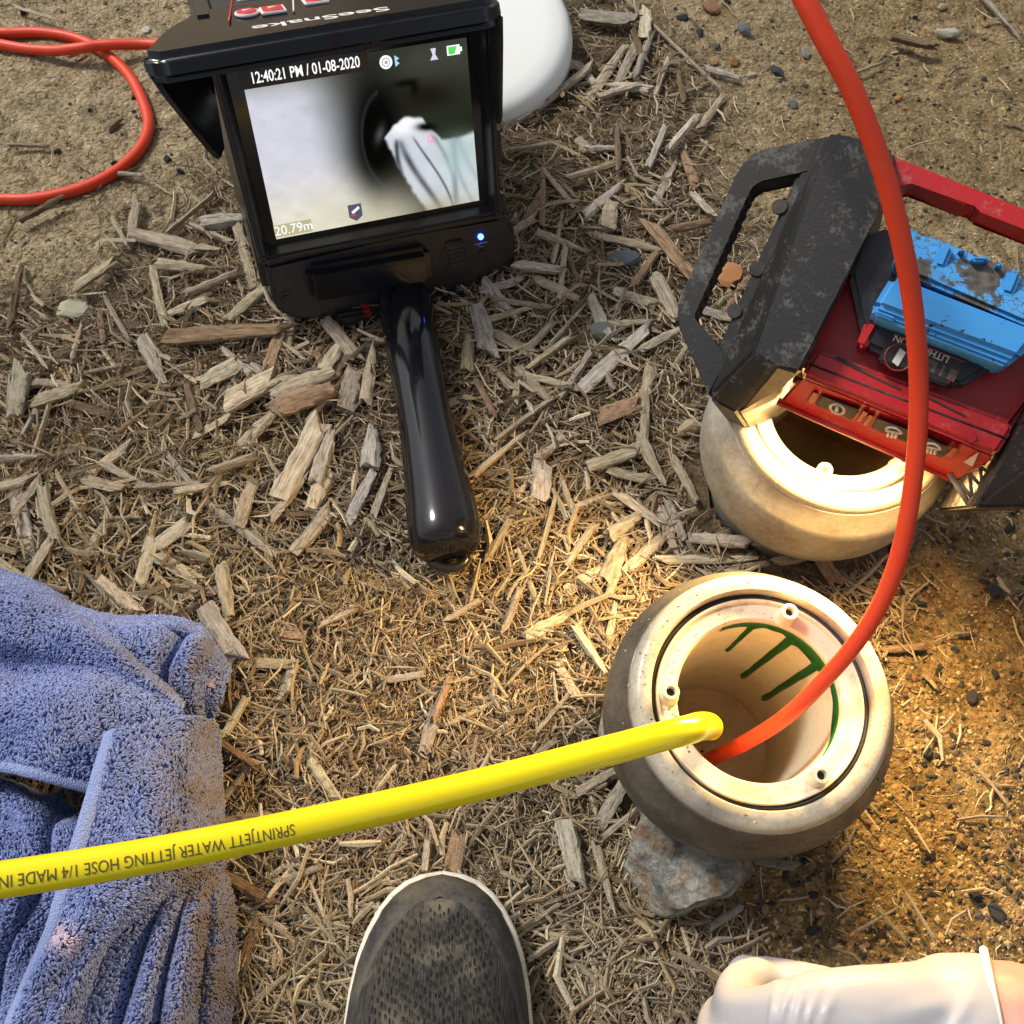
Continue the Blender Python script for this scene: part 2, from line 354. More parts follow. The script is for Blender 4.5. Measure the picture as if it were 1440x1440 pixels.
# ------------------------------------------------------------------ stones
def rock_mesh(name, seed, sub=2, sq=(1, .8, .6), jag=.32):
    r = random.Random(seed); bm = bmesh.new(); bmesh.ops.create_icosphere(bm, subdivisions=sub, radius=1)
    planes = [(Vector((r.gauss(0, 1), r.gauss(0, 1), r.gauss(0, 1))).normalized(), r.uniform(.55, .9)) for _ in range(11)]
    for v in bm.verts:
        for nrm, d in planes:
            k = v.co.dot(nrm) - d
            if k > 0: v.co -= nrm * k
        v.co *= 1 + r.uniform(-jag, jag) * .28
        v.co = Vector((v.co.x * sq[0], v.co.y * sq[1], v.co.z * sq[2]))
    me = bpy.data.meshes.new(name); bm.to_mesh(me); bm.free(); return me
RK = [rock_mesh('stone', 30 + i, 2, (1, random.uniform(.6, .9), random.uniform(.45, .7))) for i in range(8)]
# grit: many small grains as one mass
def grit(n, lo, hi, dens, pal, seed):
    r = np.random.default_rng(seed); px = r.uniform(-260, 1700, n * 4); py = r.uniform(-200, 1640, n * 4)
    k = r.random(n * 4) < dens(px, py); px, py = px[k][:n], py[k][:n]; n = len(px)
    rr = np.array([RT * ((a - 720) / F) - UP * ((b - 720) / F) + FW for a, b in zip(px, py)]); G = CC + rr * (-CAM_H / rr[:, 2])[:, None]
    s = lo + (hi - lo) * r.random(n) ** 3
    oc = np.array([(1, 0, 0), (0, 1, 0), (-1, 0, 0), (0, -1, 0), (0, 0, 1), (0, 0, -1)], float)
    T = np.array([(0, 1, 4), (1, 2, 4), (2, 3, 4), (3, 0, 4), (1, 0, 5), (2, 1, 5), (3, 2, 5), (0, 3, 5)])
    ya = r.random(n) * 6.28; jit = 1 + r.uniform(-.45, .3, (n, 6, 1)); v = oc[None] * jit * s[:, None, None]; v[:, :, 2] *= .6
    v = np.stack([v[..., 0] * np.cos(ya)[:, None] - v[..., 1] * np.sin(ya)[:, None], v[..., 0] * np.sin(ya)[:, None] + v[..., 1] * np.cos(ya)[:, None] * .8, v[..., 2]], -1)
    v += np.stack([G[:, 0], G[:, 1], gh(G[:, 0], G[:, 1]) + s * .3], 1)[:, None]
    pal = np.array(pal); c = pal[r.integers(0, len(pal), n)] * r.uniform(.7, 1.3, n)[:, None]
    return v.reshape(-1, 3), (np.arange(n)[:, None, None] * 6 + T[None]).reshape(-1, 3), np.repeat(c, 6, 0)
def dgr(px, py): return np.clip(zone(px, py)[1] * .9 + .12 * (1 - zone(px, py)[0]), 0, 1)
Vv, Qq, Cc = clear_pipes(*grit(16000, .0006, .0034, dgr, [(.05, .048, .045), (.03, .03, .032), (.04, .04, .04), (.30, .20, .09), (.36, .25, .12), (.26, .16, .065), (.30, .22, .12), (.2, .10, .05)], 5), k=6)
tag(fast('gravel', Vv, Qq, MAT['grit'], col=Cc, smooth=False), 'fine gravel and sand grains on the yellow soil', 'gravel', kind='stuff')
Vv, Qq, Cc = clear_pipes(*grit(26000, .0005, .0022, lambda a, b: ds(a, b), [(.42, .32, .18), (.5, .4, .25), (.34, .24, .12), (.25, .17, .09)], 6), k=6)
tag(fast('soil_crumbs', Vv, Qq, MAT['grit'], col=Cc, smooth=False), 'crumbly grains of pale sandy soil', 'soil', kind='stuff')

STONES = []
def stone(px, py, wpx, col, label, group=None, me=None, yaw=None, zf=.3, sc=(1, 1, 1)):
    p = P(px, py, .004); z = (p - CC) @ FW; s = wpx * .5 * z / F
    o = bpy.data.objects.new('stone', me or random.choice(RK)); COL.objects.link(o); STONES.append(o)
    if not o.data.materials: o.data.materials.append(MAT['rock'])
    o.location = (p[0], p[1], float(gh(p[0], p[1])) + s * zf); o.scale = [s * k for k in sc]
    o.rotation_euler = (random.uniform(-.3, .3), random.uniform(-.3, .3), random.uniform(0, 6.28) if yaw is None else yaw)
    o.color = (*col, 1); ORG[o.name] = np.zeros(3); return tag(o, label, 'stone', group)
stone(875, 367, 48, (.13, .15, .165), 'angular blue grey stone right of the monitor, between wood chips', zf=.55)
stone(851, 476, 48, (.16, .175, .165), 'rounded dark grey green stone half hidden in mulch right of the monitor handle', zf=.4)
stone(1026, 392, 46, (.52, .24, .10), 'orange tan stone seen through the loop of the lamp handle', zf=.6)
stone(103, 432, 50, (.52, .50, .36), 'flat pale cream stone on bare soil at the left', zf=.3, yaw=.1)
stone(968, 607, 40, (.48, .38, .24), 'pale tan stone against the left side of the upper pipe', zf=.6)
stone(990, 634, 26, (.24, .20, .16), 'small brown stone just below the pale tan stone by the upper pipe', zf=.4)
stone(1335, 48, 46, (.50, .47, .38), 'pale grey oblong stone on sandy soil near the top right', zf=.35, yaw=-.2, sc=(1, .6, .7))
stone(1093, 98, 36, (.045, .05, .06), 'dark slate sliver left of the orange cable near the top', yaw=-1.1, sc=(1, .55, .6))
stone(1046, 40, 38, (.15, .17, .18), 'blue grey elongated stone left of the orange cable at the top edge', yaw=-1.2, sc=(1, .6, .7))
stone(1117, 143, 22, (.15, .18, .18), 'small blue grey stone touching the left side of the orange cable')
stone(1134, 70, 22, (.30, .28, .24), 'small tan stone left of the orange cable')
stone(1034, 83, 22, (.36, .17, .05), 'small rust brown stone on the sand left of the orange cable')
stone(1000, 8, 30, (.30, .16, .09), 'reddish brown pebble at the top edge right of the wood chips')
stone(962, 19, 22, (.05, .055, .065), 'dark pebble beside the pale splinter near the top edge')
stone(985, 42, 20, (.05, .055, .07), 'dark pebble above the long straw on the sand')
stone(205, 42, 14, (.75, .72, .62), 'tiny white pebble above the red cable at top left')
stone(160, 175, 40, (.24, .20, .13), 'muddy brown stone inside the red cable loop', sc=(1, .6, .5))
stone(1265, 135, 16, (.42, .22, .08), 'small orange pebble right of the orange cable')
for q in ((80, 210, 15), (160, 226, 14), (235, 221, 16), (252, 238, 14), (188, 134, 15), (192, 160, 9), (30, 10, 20), (125, 152, 10)):
    stone(*q, (.035, .04, .048), 'small dark charcoal coloured pebble around the red cable loop', 'dark pebbles by the red cable loop')
r_ = random.Random(3)
for i in range(66):
    px, py = r_.uniform(1255, 1470), r_.uniform(740, 1325)
    if px < 1290 and 800 < py < 1160: px += 60
    cq = r_.choice([(.03, .03, .032), (.05, .05, .05), (.04, .045, .05), (.10, .085, .06), (.30, .20, .09)]); kq = 'tan' if cq[0] > .2 else 'dark'
    stone(px, py, 9 + 22 * r_.random() ** 2.6, cq, f'{kq} gravel stone on the yellow soil right of the lower pipe', f'{kq} gravel stones right of the lower pipe')
for i in range(22):
    px, py = r_.uniform(1000, 1250), r_.uniform(1215, 1330)
    cq = r_.choice([(.04, .04, .042), (.06, .06, .06), (.34, .24, .12)]); kq = 'tan' if cq[0] > .2 else 'dark'
    stone(px, py, 8 + 14 * r_.random() ** 2, cq, f'{kq} gravel stone on the soil just below the lower pipe', f'{kq} gravel stones below the lower pipe')
for i in range(26):
    px, py = r_.uniform(930, 1440), r_.uniform(-20, 180)
    stone(px, py, 6 + 12 * r_.random() ** 2, r_.choice([(.05, .055, .06), (.10, .10, .10), (.36, .20, .09), (.45, .38, .26)]), 'little pebble on the sandy soil at the top right', 'pebbles at the top right')
# the large veined rock wedged under the lower pipe
bm = bmesh.new(); bmesh.ops.create_icosphere(bm, subdivisions=4, radius=1); r_ = random.Random(5)
pl = [(Vector((r_.gauss(0, 1), r_.gauss(0, 1), r_.gauss(0, .8))).normalized(), r_.uniform(.58, .85)) for _ in range(14)] + [(Vector((0, 0, 1)), .55)]
for v in bm.verts:
    for nrm, d in pl:
        k = v.co.dot(nrm) - d
        if k > 0: v.co -= nrm * k
    q = v.co.copy(); v.co += v.co.normalized() * .09 * (vn(np.array(q.x * 4 + 9), np.array(q.y * 4 + q.z * 3)) - .5) + v.co.normalized() * .05 * (vn(np.array(q.x * 11 + 9), np.array(q.y * 11 + q.z * 9)) - .5)
    v.co = Vector((v.co.x * .054, v.co.y * .042, v.co.z * .050))
pr = P(972, 1200, .02); bmesh.ops.rotate(bm, verts=bm.verts, cent=(0, 0, 0), matrix=Matrix.Rotation(-.3, 3, 'Z'))
bmesh.ops.translate(bm, verts=bm.verts, vec=(pr[0], pr[1], .014))
m = M('veined_rock', rough=.75); v = coords(m); n1 = noise(m, v, 60, 7, .7)
wv = N(m, 'ShaderNodeTexVoronoi', feature='DISTANCE_TO_EDGE', Scale=34.0)
vv = N(m, 'ShaderNodeVectorMath', operation='ADD'); nn = N(m, 'ShaderNodeTexNoise', Scale=40.0); LK(m, v, nn.inputs['Vector'])
scv = N(m, 'ShaderNodeVectorMath', operation='SCALE'); scv.inputs['Scale'].default_value = .03; LK(m, nn.outputs['Color'], scv.inputs[0]); LK(m, v, vv.inputs[0]); LK(m, scv.outputs[0], vv.inputs[1]); LK(m, vv.outputs[0], wv.inputs['Vector'])
c = ramp(m, n1, [(.34, (.04, .042, .042)), (.46, (.17, .172, .155)), (.60, (.36, .35, .30)), (.74, (.52, .49, .40))])
nv = noise(m, v, 26, 5, .65); vein = ramp(m, nv, [(.475, (0, 0, 0)), (.498, (.7, .7, .7)), (.508, (.7, .7, .7)), (.53, (0, 0, 0))]); out(m, mix(m, vein, c, (.24, .12, .03)), 'Base Color'); bump(m, n1, 1.0, .008)
o = bm_obj('rock', bm, m, None, True); tag(o, 'fist sized grey rock with rusty veins wedged under the lower pipe', 'rock')

# ------------------------------------------------------------------ wood chips, one by one
def chip_mesh(name, seed, kind):
    r = random.Random(seed); bm = bmesh.new(); nl = 9
    sec = 8 if kind != 'stick' else 7; rows = []
    prof = []
    for j in range(sec):
        a = 2 * math.pi * (j + .5) / sec
        if kind == 'stick': x, y = math.cos(a), math.sin(a)
        elif kind == 'half': x, y = math.cos(a), max(-.35, math.sin(a))
        else:
            x, y = (abs(math.cos(a)) ** .45) * math.copysign(1, math.cos(a)), (abs(math.sin(a)) ** .45) * math.copysign(1, math.sin(a))
        k = 1 + r.uniform(-.16, .12); prof.append((x * .5 * k, y * .5 * k))
    tap = r.choice((.35, .7, .85, .95)); tap0 = r.uniform(.75, 1.05); bend = r.uniform(-.06, .06); e0 = [r.uniform(-.13, .10) for _ in range(sec)]; e1 = [r.uniform(-.12, .14) for _ in range(sec)]
    if r.random() < .5: e1 = [q + .10 * prof[j][0] * 2 * r.choice((1, 1.3)) for j, q in enumerate(e1)]
    for i in range(nl):
        t = i / (nl - 1) - .5; row = []
        s = 1 - (1 - tap) * (t + .5) ** 2 - (1 - tap0) * (.5 - t) ** 3; s *= 1 + .06 * math.sin(i * 2.1 + seed)
        for j, (x, y) in enumerate(prof):
            dx = (e0[j] * max(0, -t * 2) ** 4 + e1[j] * max(0, t * 2) ** 4)
            row.append(bm.verts.new((t + dx, x * s + bend * (4 * t * t - 1) * 1.0 + r.uniform(-.05, .05), y * s + r.uniform(-.06, .06))))
        rows.append(row)
    for i in range(nl - 1):
        for j in range(sec): bm.faces.new((rows[i][j], rows[i + 1][j], rows[i + 1][(j + 1) % sec], rows[i][(j + 1) % sec]))
    for row, sg in ((rows[0], -1), (rows[-1], 1)):
        cvt = sum((q.co for q in row), Vector()) / sec; cvt.x += sg * r.uniform(-.05, .02); cv = bm.verts.new(cvt)
        for j in range(sec):
            f = (row[j], row[(j + 1) % sec], cv); bm.faces.new(f)
    bmesh.ops.recalc_face_normals(bm, faces=bm.faces)
    me = bpy.data.meshes.new(name); bm.to_mesh(me); bm.free(); me.materials.append(MAT['wood'])
    me.polygons.foreach_set('use_smooth', [True] * len(me.polygons))
    try: me.set_sharp_from_angle(angle=R(42))
    except Exception: pass
    return me
CH = {k: [chip_mesh('wood_chip', 100 * i + 7 * j, k) for j in range(7)] for i, k in enumerate(('slab', 'half', 'stick'))}
TONES = {'grey': (.50, .455, .385), 'tan': (.56, .475, .35), 'reddish brown': (.42, .28, .18), 'pale': (.68, .60, .46), 'dark brown': (.25, .175, .11)}
LAND = [((400, 250), 'left of the monitor', 250), ((560, 620), 'beside the monitor handle', 95), ((850, 300), 'between monitor and lamp', 170),
        ((880, 600), 'left of the upper pipe', 160), ((930, 800), 'above the lower pipe', 110), ((620, 1000), 'between handle and yellow hose', 230),
        ((320, 900), 'beside the top of the towel', 110), ((330, 1200), 'beside the towel', 130), ((150, 600), 'on the left above the towel', 330),
        ((880, 60), 'beside the white lid', 120), ((1200, 60), 'on the sandy soil at the top right', 250), ((800, 1250), 'between shoe and lower pipe', 160),
        ((1300, 1050), 'on the yellow soil at the right', 260)]
def region(px, py): return min(LAND, key=lambda q: math.hypot(px - q[0][0], py - q[0][1]) / q[2])[1]
NCH = 0
def chip(px, py, L, Wd, ang, tone='tan', kind=None, lift=None, label=None):
    global NCH
    dx, dy = math.cos(R(ang)) * L / 2, -math.sin(R(ang)) * L / 2
    a, b = P(px - dx, py - dy, .006), P(px + dx, py + dy, .006); z = ((a + b) / 2 - CC) @ FW
    ln = np.linalg.norm(b - a) * 1.04; wd = Wd * z / F * (1.06 if Wd > 9 else .9)
    kind = kind or ('stick' if Wd <= 12 else random.choice(('slab', 'half', 'slab')))
    o = bpy.data.objects.new('wood_chip' if Wd > 9 else 'twig', random.choice(CH[kind])); COL.objects.link(o); NCH += 1
    th = wd * (1.0 if kind == 'stick' else random.uniform(.38, .62)); c = (a + b) / 2
    o.location = (c[0], c[1], float(gh(c[0], c[1])) + th * .5 + (lift if lift is not None else random.uniform(.003, .009)))
    o.scale = (ln, wd, th); o.rotation_euler = (random.uniform(-.2, .2), random.uniform(-.07, .07), math.atan2(b[1] - a[1], b[0] - a[0]))
    tc = TONES[tone]; k = random.uniform(.82, 1.18); o.color = (tc[0] * k, tc[1] * k * random.uniform(.97, 1.01), tc[2] * k * random.uniform(.92, 1.04), 1)
    sz = 'long' if L > 72 else 'short' if L < 42 else 'medium'
    sh = 'twig' if Wd <= 9 else 'stick' if kind == 'stick' else 'broad chip' if Wd >= 24 else 'wood chip'
    an = ang % 180; dr = 'lying level' if an < 14 or an > 166 else 'rising rightward' if an < 68 else 'pointing upward' if an < 112 else 'falling rightward'
    CHIPS.append((o, px, f'{sz} {tone} {sh} {dr} {region(px, py)}')); tag(o, None, 'wood chip' if Wd > 9 else 'twig', 'loose wood in the mulch')
    return o
CHIPS = []
LIST = """235 342 100 22 -12 tan|258 378 62 20 -3 tan|318 478 140 28 3 reddish brown|310 527 60 28 30 pale|355 553 75 35 28 tan|425 547 85 32 18 tan|430 573 75 35 20 reddish brown|360 610 60 20 45 tan
427 647 110 32 62 tan|458 645 70 25 72 grey|28 555 62 25 78 grey|85 557 65 20 18 tan|135 390 65 14 35 tan|22 415 75 11 80 dark brown|262 433 65 14 20 pale|213 505 60 18 -62 grey|277 543 60 14 86 reddish brown
153 650 62 14 35 tan|175 670 55 14 -28 tan|33 735 85 24 -78 grey|75 730 75 16 -76 tan|150 685 55 18 -15 tan|235 757 75 22 35 pale|340 745 105 12 -38 grey|347 712 60 22 72 tan|240 685 85 10 5 tan
443 750 70 20 50 tan|895 422 55 16 -15 pale|933 424 60 24 -62 tan|755 547 65 18 -45 tan|863 510 110 24 42 grey|910 550 65 18 80 tan|870 583 55 24 22 reddish brown|773 629 45 18 38 tan|759 673 55 28 88 grey
868 647 72 20 20 tan|915 653 75 18 -65 tan|888 672 58 14 -15 tan|882 738 55 25 35 tan|866 785 65 28 68 tan|1010 763 75 22 -5 pale|988 790 118 14 2 pale|824 812 60 20 30 tan|915 773 80 18 42 tan|938 745 60 16 -70 tan
856 29 75 22 -5 grey|906 40 38 20 85 pale|851 277 72 20 40 grey|958 197 55 12 50 pale|857 308 35 25 80 tan|989 293 45 14 -45 pale|879 340 90 18 -15 tan|944 357 90 22 -50 reddish brown|970 324 55 11 12 reddish brown
790 345 65 12 -18 pale|758 383 60 16 -8 pale|782 410 60 16 -25 tan|1016 102 46 10 -18 grey|820 205 25 13 -50 tan|741 211 85 7 8 tan|964 131 42 7 18 tan|875 131 60 10 15 pale|942 60 170 6 -45 pale|380 931 65 14 -3 tan
403 954 50 18 68 tan|605 1032 52 20 70 grey|621 985 60 12 70 reddish brown|455 1098 60 16 -55 pale|568 953 52 10 8 grey|772 880 65 25 32 tan|673 997 80 9 28 tan|318 834 65 22 -80 tan|315 896 75 30 -58 grey|802 1200 75 30 -78 grey
743 810 75 9 -70 tan|524 633 60 32 88 grey|509 703 70 20 62 grey|493 552 50 30 75 tan|658 493 60 20 88 tan|678 470 62 25 -75 grey|719 444 80 14 18 tan|720 485 60 18 -28 tan|835 1400 60 14 -80 tan|345 1250 80 18 -30 reddish brown
1270 912 56 10 3 reddish brown|1282 66 58 16 -14 dark brown|478 480 60 22 -50 tan|470 500 60 26 60 tan|520 530 70 20 80 tan|390 545 70 22 25 pale|452 690 60 24 65 tan|410 700 80 18 50 tan|540 690 70 14 70 tan
385 500 60 20 70 reddish brown|405 465 55 18 80 tan|300 600 60 14 30 tan|205 790 65 20 75 tan|170 840 60 20 -40 tan|250 800 70 18 -30 tan|130 770 60 14 60 tan|350 430 70 16 40 tan|300 400 75 12 25 tan|225 420 70 12 -78 tan
700 420 60 16 -50 tan|745 300 60 14 60 reddish brown|720 330 70 14 35 tan|835 240 70 10 20 tan|800 120 70 14 40 tan|850 105 90 16 55 tan|880 90 80 14 65 grey|790 70 50 10 -60 tan|930 110 50 9 70 tan|1000 160 60 10 55 tan
840 450 60 16 -70 grey|800 460 80 9 50 tan|775 500 70 10 35 tan|810 530 70 12 55 grey|740 590 90 9 35 tan|700 640 90 10 40 tan|960 500 50 12 60 tan|930 480 60 14 30 pale|880 460 60 14 5 tan|905 600 70 12 88 tan
960 680 60 14 -60 tan|900 720 70 14 -35 pale|840 700 60 12 20 tan|800 700 60 9 -70 tan|820 760 70 12 55 tan|770 740 80 8 75 tan|700 760 60 10 60 tan|720 860 60 10 70 tan|650 860 50 8 30 tan|1120 790 60 16 10 tan|1160 800 50 20 -60 reddish brown
30 650 60 12 5 grey|10 690 70 14 15 tan|60 610 70 8 70 tan|100 700 60 8 -60 tan|60 790 70 16 60 tan|10 800 60 14 -35 tan|110 480 50 10 75 tan|165 450 60 8 -60 tan|150 520 50 8 10 tan|330 660 60 12 20 tan|290 690 70 14 10 tan
330 1010 60 12 60 tan|335 1060 60 12 -35 reddish brown|330 1100 50 10 50 tan|345 1150 60 10 10 tan|350 1330 70 16 70 reddish brown|370 1290 60 10 -30 tan|380 1390 60 10 40 tan|420 1230 60 10 20 tan|450 1300 60 9 -50 tan
560 1190 50 8 60 tan|600 1205 40 12 85 pale|640 1200 50 22 80 reddish brown|740 1230 70 8 50 tan|760 1290 60 9 35 tan|790 1320 60 10 75 tan|800 1260 70 8 20 tan|850 1240 100 14 -75 tan|870 1160 60 10 40 tan|840 1100 60 14 30 tan
700 1100 60 10 20 tan|760 1060 60 10 40 tan|800 960 60 14 -60 tan|830 920 70 14 -55 pale|860 880 60 14 80 tan|780 1000 70 9 50 tan|850 1020 70 16 85 grey|860 1130 60 18 60 grey|1090 1215 50 14 -8 grey|1020 1290 50 12 35 grey
1440 690 60 12 40 grey|1250 1300 60 6 -50 tan|1290 1290 70 6 -60 pale|1230 1295 60 6 30 tan|1170 60 70 7 -30 tan|1210 100 60 6 20 tan|1400 20 80 8 -45 grey|1150 230 60 8 60 tan|50 20 60 6 -20 pale|40 205 50 8 0 tan|60 300 60 10 30 dark brown
180 245 36 8 -5 pale|170 330 40 8 -60 tan|190 310 50 14 80 tan|320 315 60 26 10 grey|300 330 60 10 -25 tan|270 300 80 9 40 tan|345 360 80 16 -75 tan"""
HOT = []
for ln in LIST.replace('\n', '|').split('|'):
    q = ln.split(); chip(float(q[0]), float(q[1]), float(q[2]), float(q[3]), float(q[4]), ' '.join(q[5:]))
r_ = random.Random(11)
TRY = 0
while NCH < 300 and TRY < 5000:
    TRY += 1; px, py = r_.uniform(-40, 1100), r_.uniform(60, 900)
    if zone(np.array([px]), np.array([py]))[0][0] < .75 or (340 < px < 700 and py < 440): continue
    if 480 < px < 760 and 780 < py: continue
    chip(px, py, r_.uniform(34, 80), r_.choice((6, 7, 8, 10, 10, 12, 15)), r_.uniform(0, 180), r_.choice(('tan', 'grey', 'grey', 'pale', 'reddish brown', 'dark brown')), lift=r_.uniform(.001, .006))

by = {}
for o, px, lab in CHIPS: by.setdefault(lab, []).append((px, o))
for lab, mem in by.items():
    mem.sort(key=lambda q: q[0]); n = len(mem)
    for i, (_, o) in enumerate(mem):
        o['label'] = lab if n == 1 else f"{'leftmost' if i == 0 else 'rightmost' if i == n - 1 else ('second', 'third', 'fourth', 'fifth', 'sixth', 'seventh', 'eighth', 'ninth', 'tenth')[min(i - 1, 8)] + '-from-left'} {lab}"
# ------------------------------------------------------------------ inspection pipes
def make_pipe(cx, cy, label, mout, mcol, bosses, grp, mbore, zb, mbot):
    t = thing('inspection_pipe', (cx, cy, 0), label, 'pipe', grp); c = (cx, cy, 0)
    lathe('pipe_body', c, [(.062, -.08), (.064, .046), (.072, .056), (.0790, .062), (.0815, .0635), (.0828, .066), (.0830, .070), (.0850, .074), (.0862, .080), (.0866, .088), (.0866, .112), (.0858, .118), (.0838, .1225), (.0800, .1300), (.0772, .1370), (.0765, .1390), (.074, .1400)], mout, t)
    col = lathe('collar', c, [(.0745, .132), (.0758, .1405), (.0752, .1435), (.0736, .1468), (.0718, .1482), (.0690, .1489), (.0660, .1490), (.0645, .1488), (.0638, .1478), (.0634, .1455), (.0634, .134), (.0570, .134)], MAT['collar'], t)
    lathe('seal_ring', c, [(.0633, .1345), (.0633, .1405), (.0622, .1415), (.0610, .1410), (.0604, .1345)], MAT['oring'], t)
    fl = lathe('flange', c, [(.0603, .128), (.0603, .1425), (.0597, .1434), (.0585, .1432), (.0577, .1405), (.0510, .1400), (.0490, .1398), (.0478, .1385), (.0474, .1365), (.0474, .133)], mcol, t)
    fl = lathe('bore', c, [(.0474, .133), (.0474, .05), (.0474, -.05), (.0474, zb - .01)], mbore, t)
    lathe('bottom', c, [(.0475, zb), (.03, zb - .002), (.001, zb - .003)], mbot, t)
    for ang in bosses:
        bx, by = cx + 0.0530 * math.cos(R(ang)), cy + .0530 * math.sin(R(ang))
        b = lathe('screw_post', (bx, by, .1395), [(.0064, 0), (.0060, .0015), (.0053, .0025), (.0051, .0125), (.0046, .0135), (.0030, .0136), (.0026, .0125), (.0026, .004), (.0001, .004)], mcol, t, seg=24)
        lathe('screw_hole', (bx, by, .1395), [(.0025, .0085), (.0001, .0084)], MAT['dark_in'], b, seg=16)
    t.rotation_euler.x = LEAN
    return t, fl
lowp, lowfl = make_pipe(*PIPES[0], 'open grey pipe with cream ring and green drips, yellow hose running into it', MAT['pvc_out'], MAT['cream'], (68, 178, -58), 'open inspection pipes', MAT['inner'], -.05, MAT['mud_and_bright_floor'])
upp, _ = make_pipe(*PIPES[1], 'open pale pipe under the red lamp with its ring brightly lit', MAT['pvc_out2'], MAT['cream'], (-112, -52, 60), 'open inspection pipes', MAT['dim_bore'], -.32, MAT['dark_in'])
# green primer run inside the lower pipe
th = np.linspace(R(-42), R(112), 240); Vg, Fg = [], []
def wallp(a, z, rr=.0467): return (PIPES[0][0] + rr * math.cos(a), PIPES[0][1] + rr * math.sin(a), z)
for i, a in enumerate(th):
    ad = math.degrees(a); d = .0040 + .004 * float(vn(np.array(ad / 9.0), np.array(2.0))) + .008 * math.exp(-((ad - 42) / 14) ** 2)
    if ad < 10: d = .007 * np.clip((ad + 42) / 25, 0, 1) + .004 * math.exp(-((ad + 12) / 12) ** 2)
    for ac in (30, 56, 84): d += .007 * math.exp(-((ad - ac) / 4.5) ** 2)
    Vg += [wallp(a, .1360, .0473), wallp(a, .1352), wallp(a, .1352 - d), wallp(a, .1350 - d - .0006, .0473)]
Fg = [(i * 4 + k, i * 4 + k + 1, i * 4 + 4 + k + 1, i * 4 + 4 + k) for i in range(len(th) - 1) for k in range(3)]
for ac, hw_, dl, sl_ in ((30, 2.8, .135, 8), (56, 2.9, .122, 8), (86, 2.4, .064, 5)):      # three runs, slanting a little
    b0 = len(Vg); ns = 24
    for i in range(ns + 1):
        t_ = i / ns; z_ = .131 - dl * t_; a0 = R(ac + sl_ * t_ + .15 * math.sin(i * .9)); wv = R(hw_) * (1.25 - .45 * t_ + .25 * math.exp(-((t_ - .95) / .08) ** 2)) * (1 if i < ns else .35)
        Vg += [wallp(a0 - wv, z_, .0473), wallp(a0 - wv * .7, z_, .0465), wallp(a0 + wv * .7, z_, .0465), wallp(a0 + wv, z_, .0473)]
    Fg += [(b0 + i * 4 + k, b0 + i * 4 + k + 1, b0 + i * 4 + 5 + k, b0 + i * 4 + 4 + k) for i in range(ns) for k in range(3)]
gd = mesh('primer_drip', Vg, Fg, MAT['green'], lowfl, True); gd['label'] = 'green drips running down inside the rim'
for pipe_, (cx_, cy_), seed in ((lowp, PIPES[0], 1), (upp, PIPES[1], 2)):
    r = np.random.default_rng(seed); n = 230; a = np.where(r.random(n) < .6, r.normal(2.9, .6, n), r.random(n) * 6.28); onb = r.random(n) < .10
    rr = np.where(onb, r.uniform(.0770, .0845, n), np.where(r.random(n) < .6, r.normal(.0700, .002, n), r.uniform(.050, .0575, n)))
    zz = np.where(onb, np.interp(rr, [.0765, .0800, .0838, .0858], [.1395, .1305, .1230, .1185]), np.where(rr > .06, np.interp(rr, [.0634, .066, .069, .0718, .0736, .0752], [.1480, .1491, .149, .1483, .1469, .1437]), .1402))
    sz_ = .0003 + .0008 * r.random(n) ** 3; oc = np.array([(1, 0, 0), (0, 1, 0), (-1, 0, 0), (0, -1, 0), (0, 0, .7), (0, 0, -.7)], float)
    vg = np.stack([cx_ + rr * np.cos(a), cy_ + rr * np.sin(a), zz], 1)[:, None] + oc[None] * sz_[:, None, None] * r.uniform(.6, 1.4, (n, 6, 1))
    Tq = np.array([(0, 1, 4), (1, 2, 4), (2, 3, 4), (3, 0, 4), (1, 0, 5), (2, 1, 5), (3, 2, 5), (0, 3, 5)])
    cg = np.array([(.20, .14, .07), (.35, .25, .13), (.08, .06, .04), (.45, .36, .22)])[r.integers(0, 4, n)]
    fast('stuck_grit', vg.reshape(-1, 3), (np.arange(n)[:, None, None] * 6 + Tq[None]).reshape(-1, 3), MAT['grit'], pipe_, col=np.repeat(cg, 6, 0), smooth=False)['kind'] = 'stuff'

# ------------------------------------------------------------------ white lid
lc = P(652, 38, .045); t = Frame(lc, (1, 0, 0), (0, math.cos(R(14)), math.sin(R(14))), (0, -math.sin(R(14)), math.cos(R(14))))
prof = [(.0005, .0), (.085, .001), (.100, -.0005), (.107, -.004), (.1115, -.010), (.1135, -.018), (.1135, -.036), (.111, -.038), (.108, -.036)]
a = np.arange(96) * 2 * math.pi / 96
V = np.array([t.w(r0 * math.cos(q), r0 * math.sin(q), z0) for r0, z0 in prof for q in a])
Fc = [(i * 96 + j, i * 96 + (j + 1) % 96, (i + 1) * 96 + (j + 1) % 96, (i + 1) * 96 + j) for i in range(len(prof) - 1) for j in range(96)]
tag(mesh('inspection_cover', V, [f[::-1] for f in Fc], MAT['white']), 'round white plastic lid lying behind the monitor', 'lid')

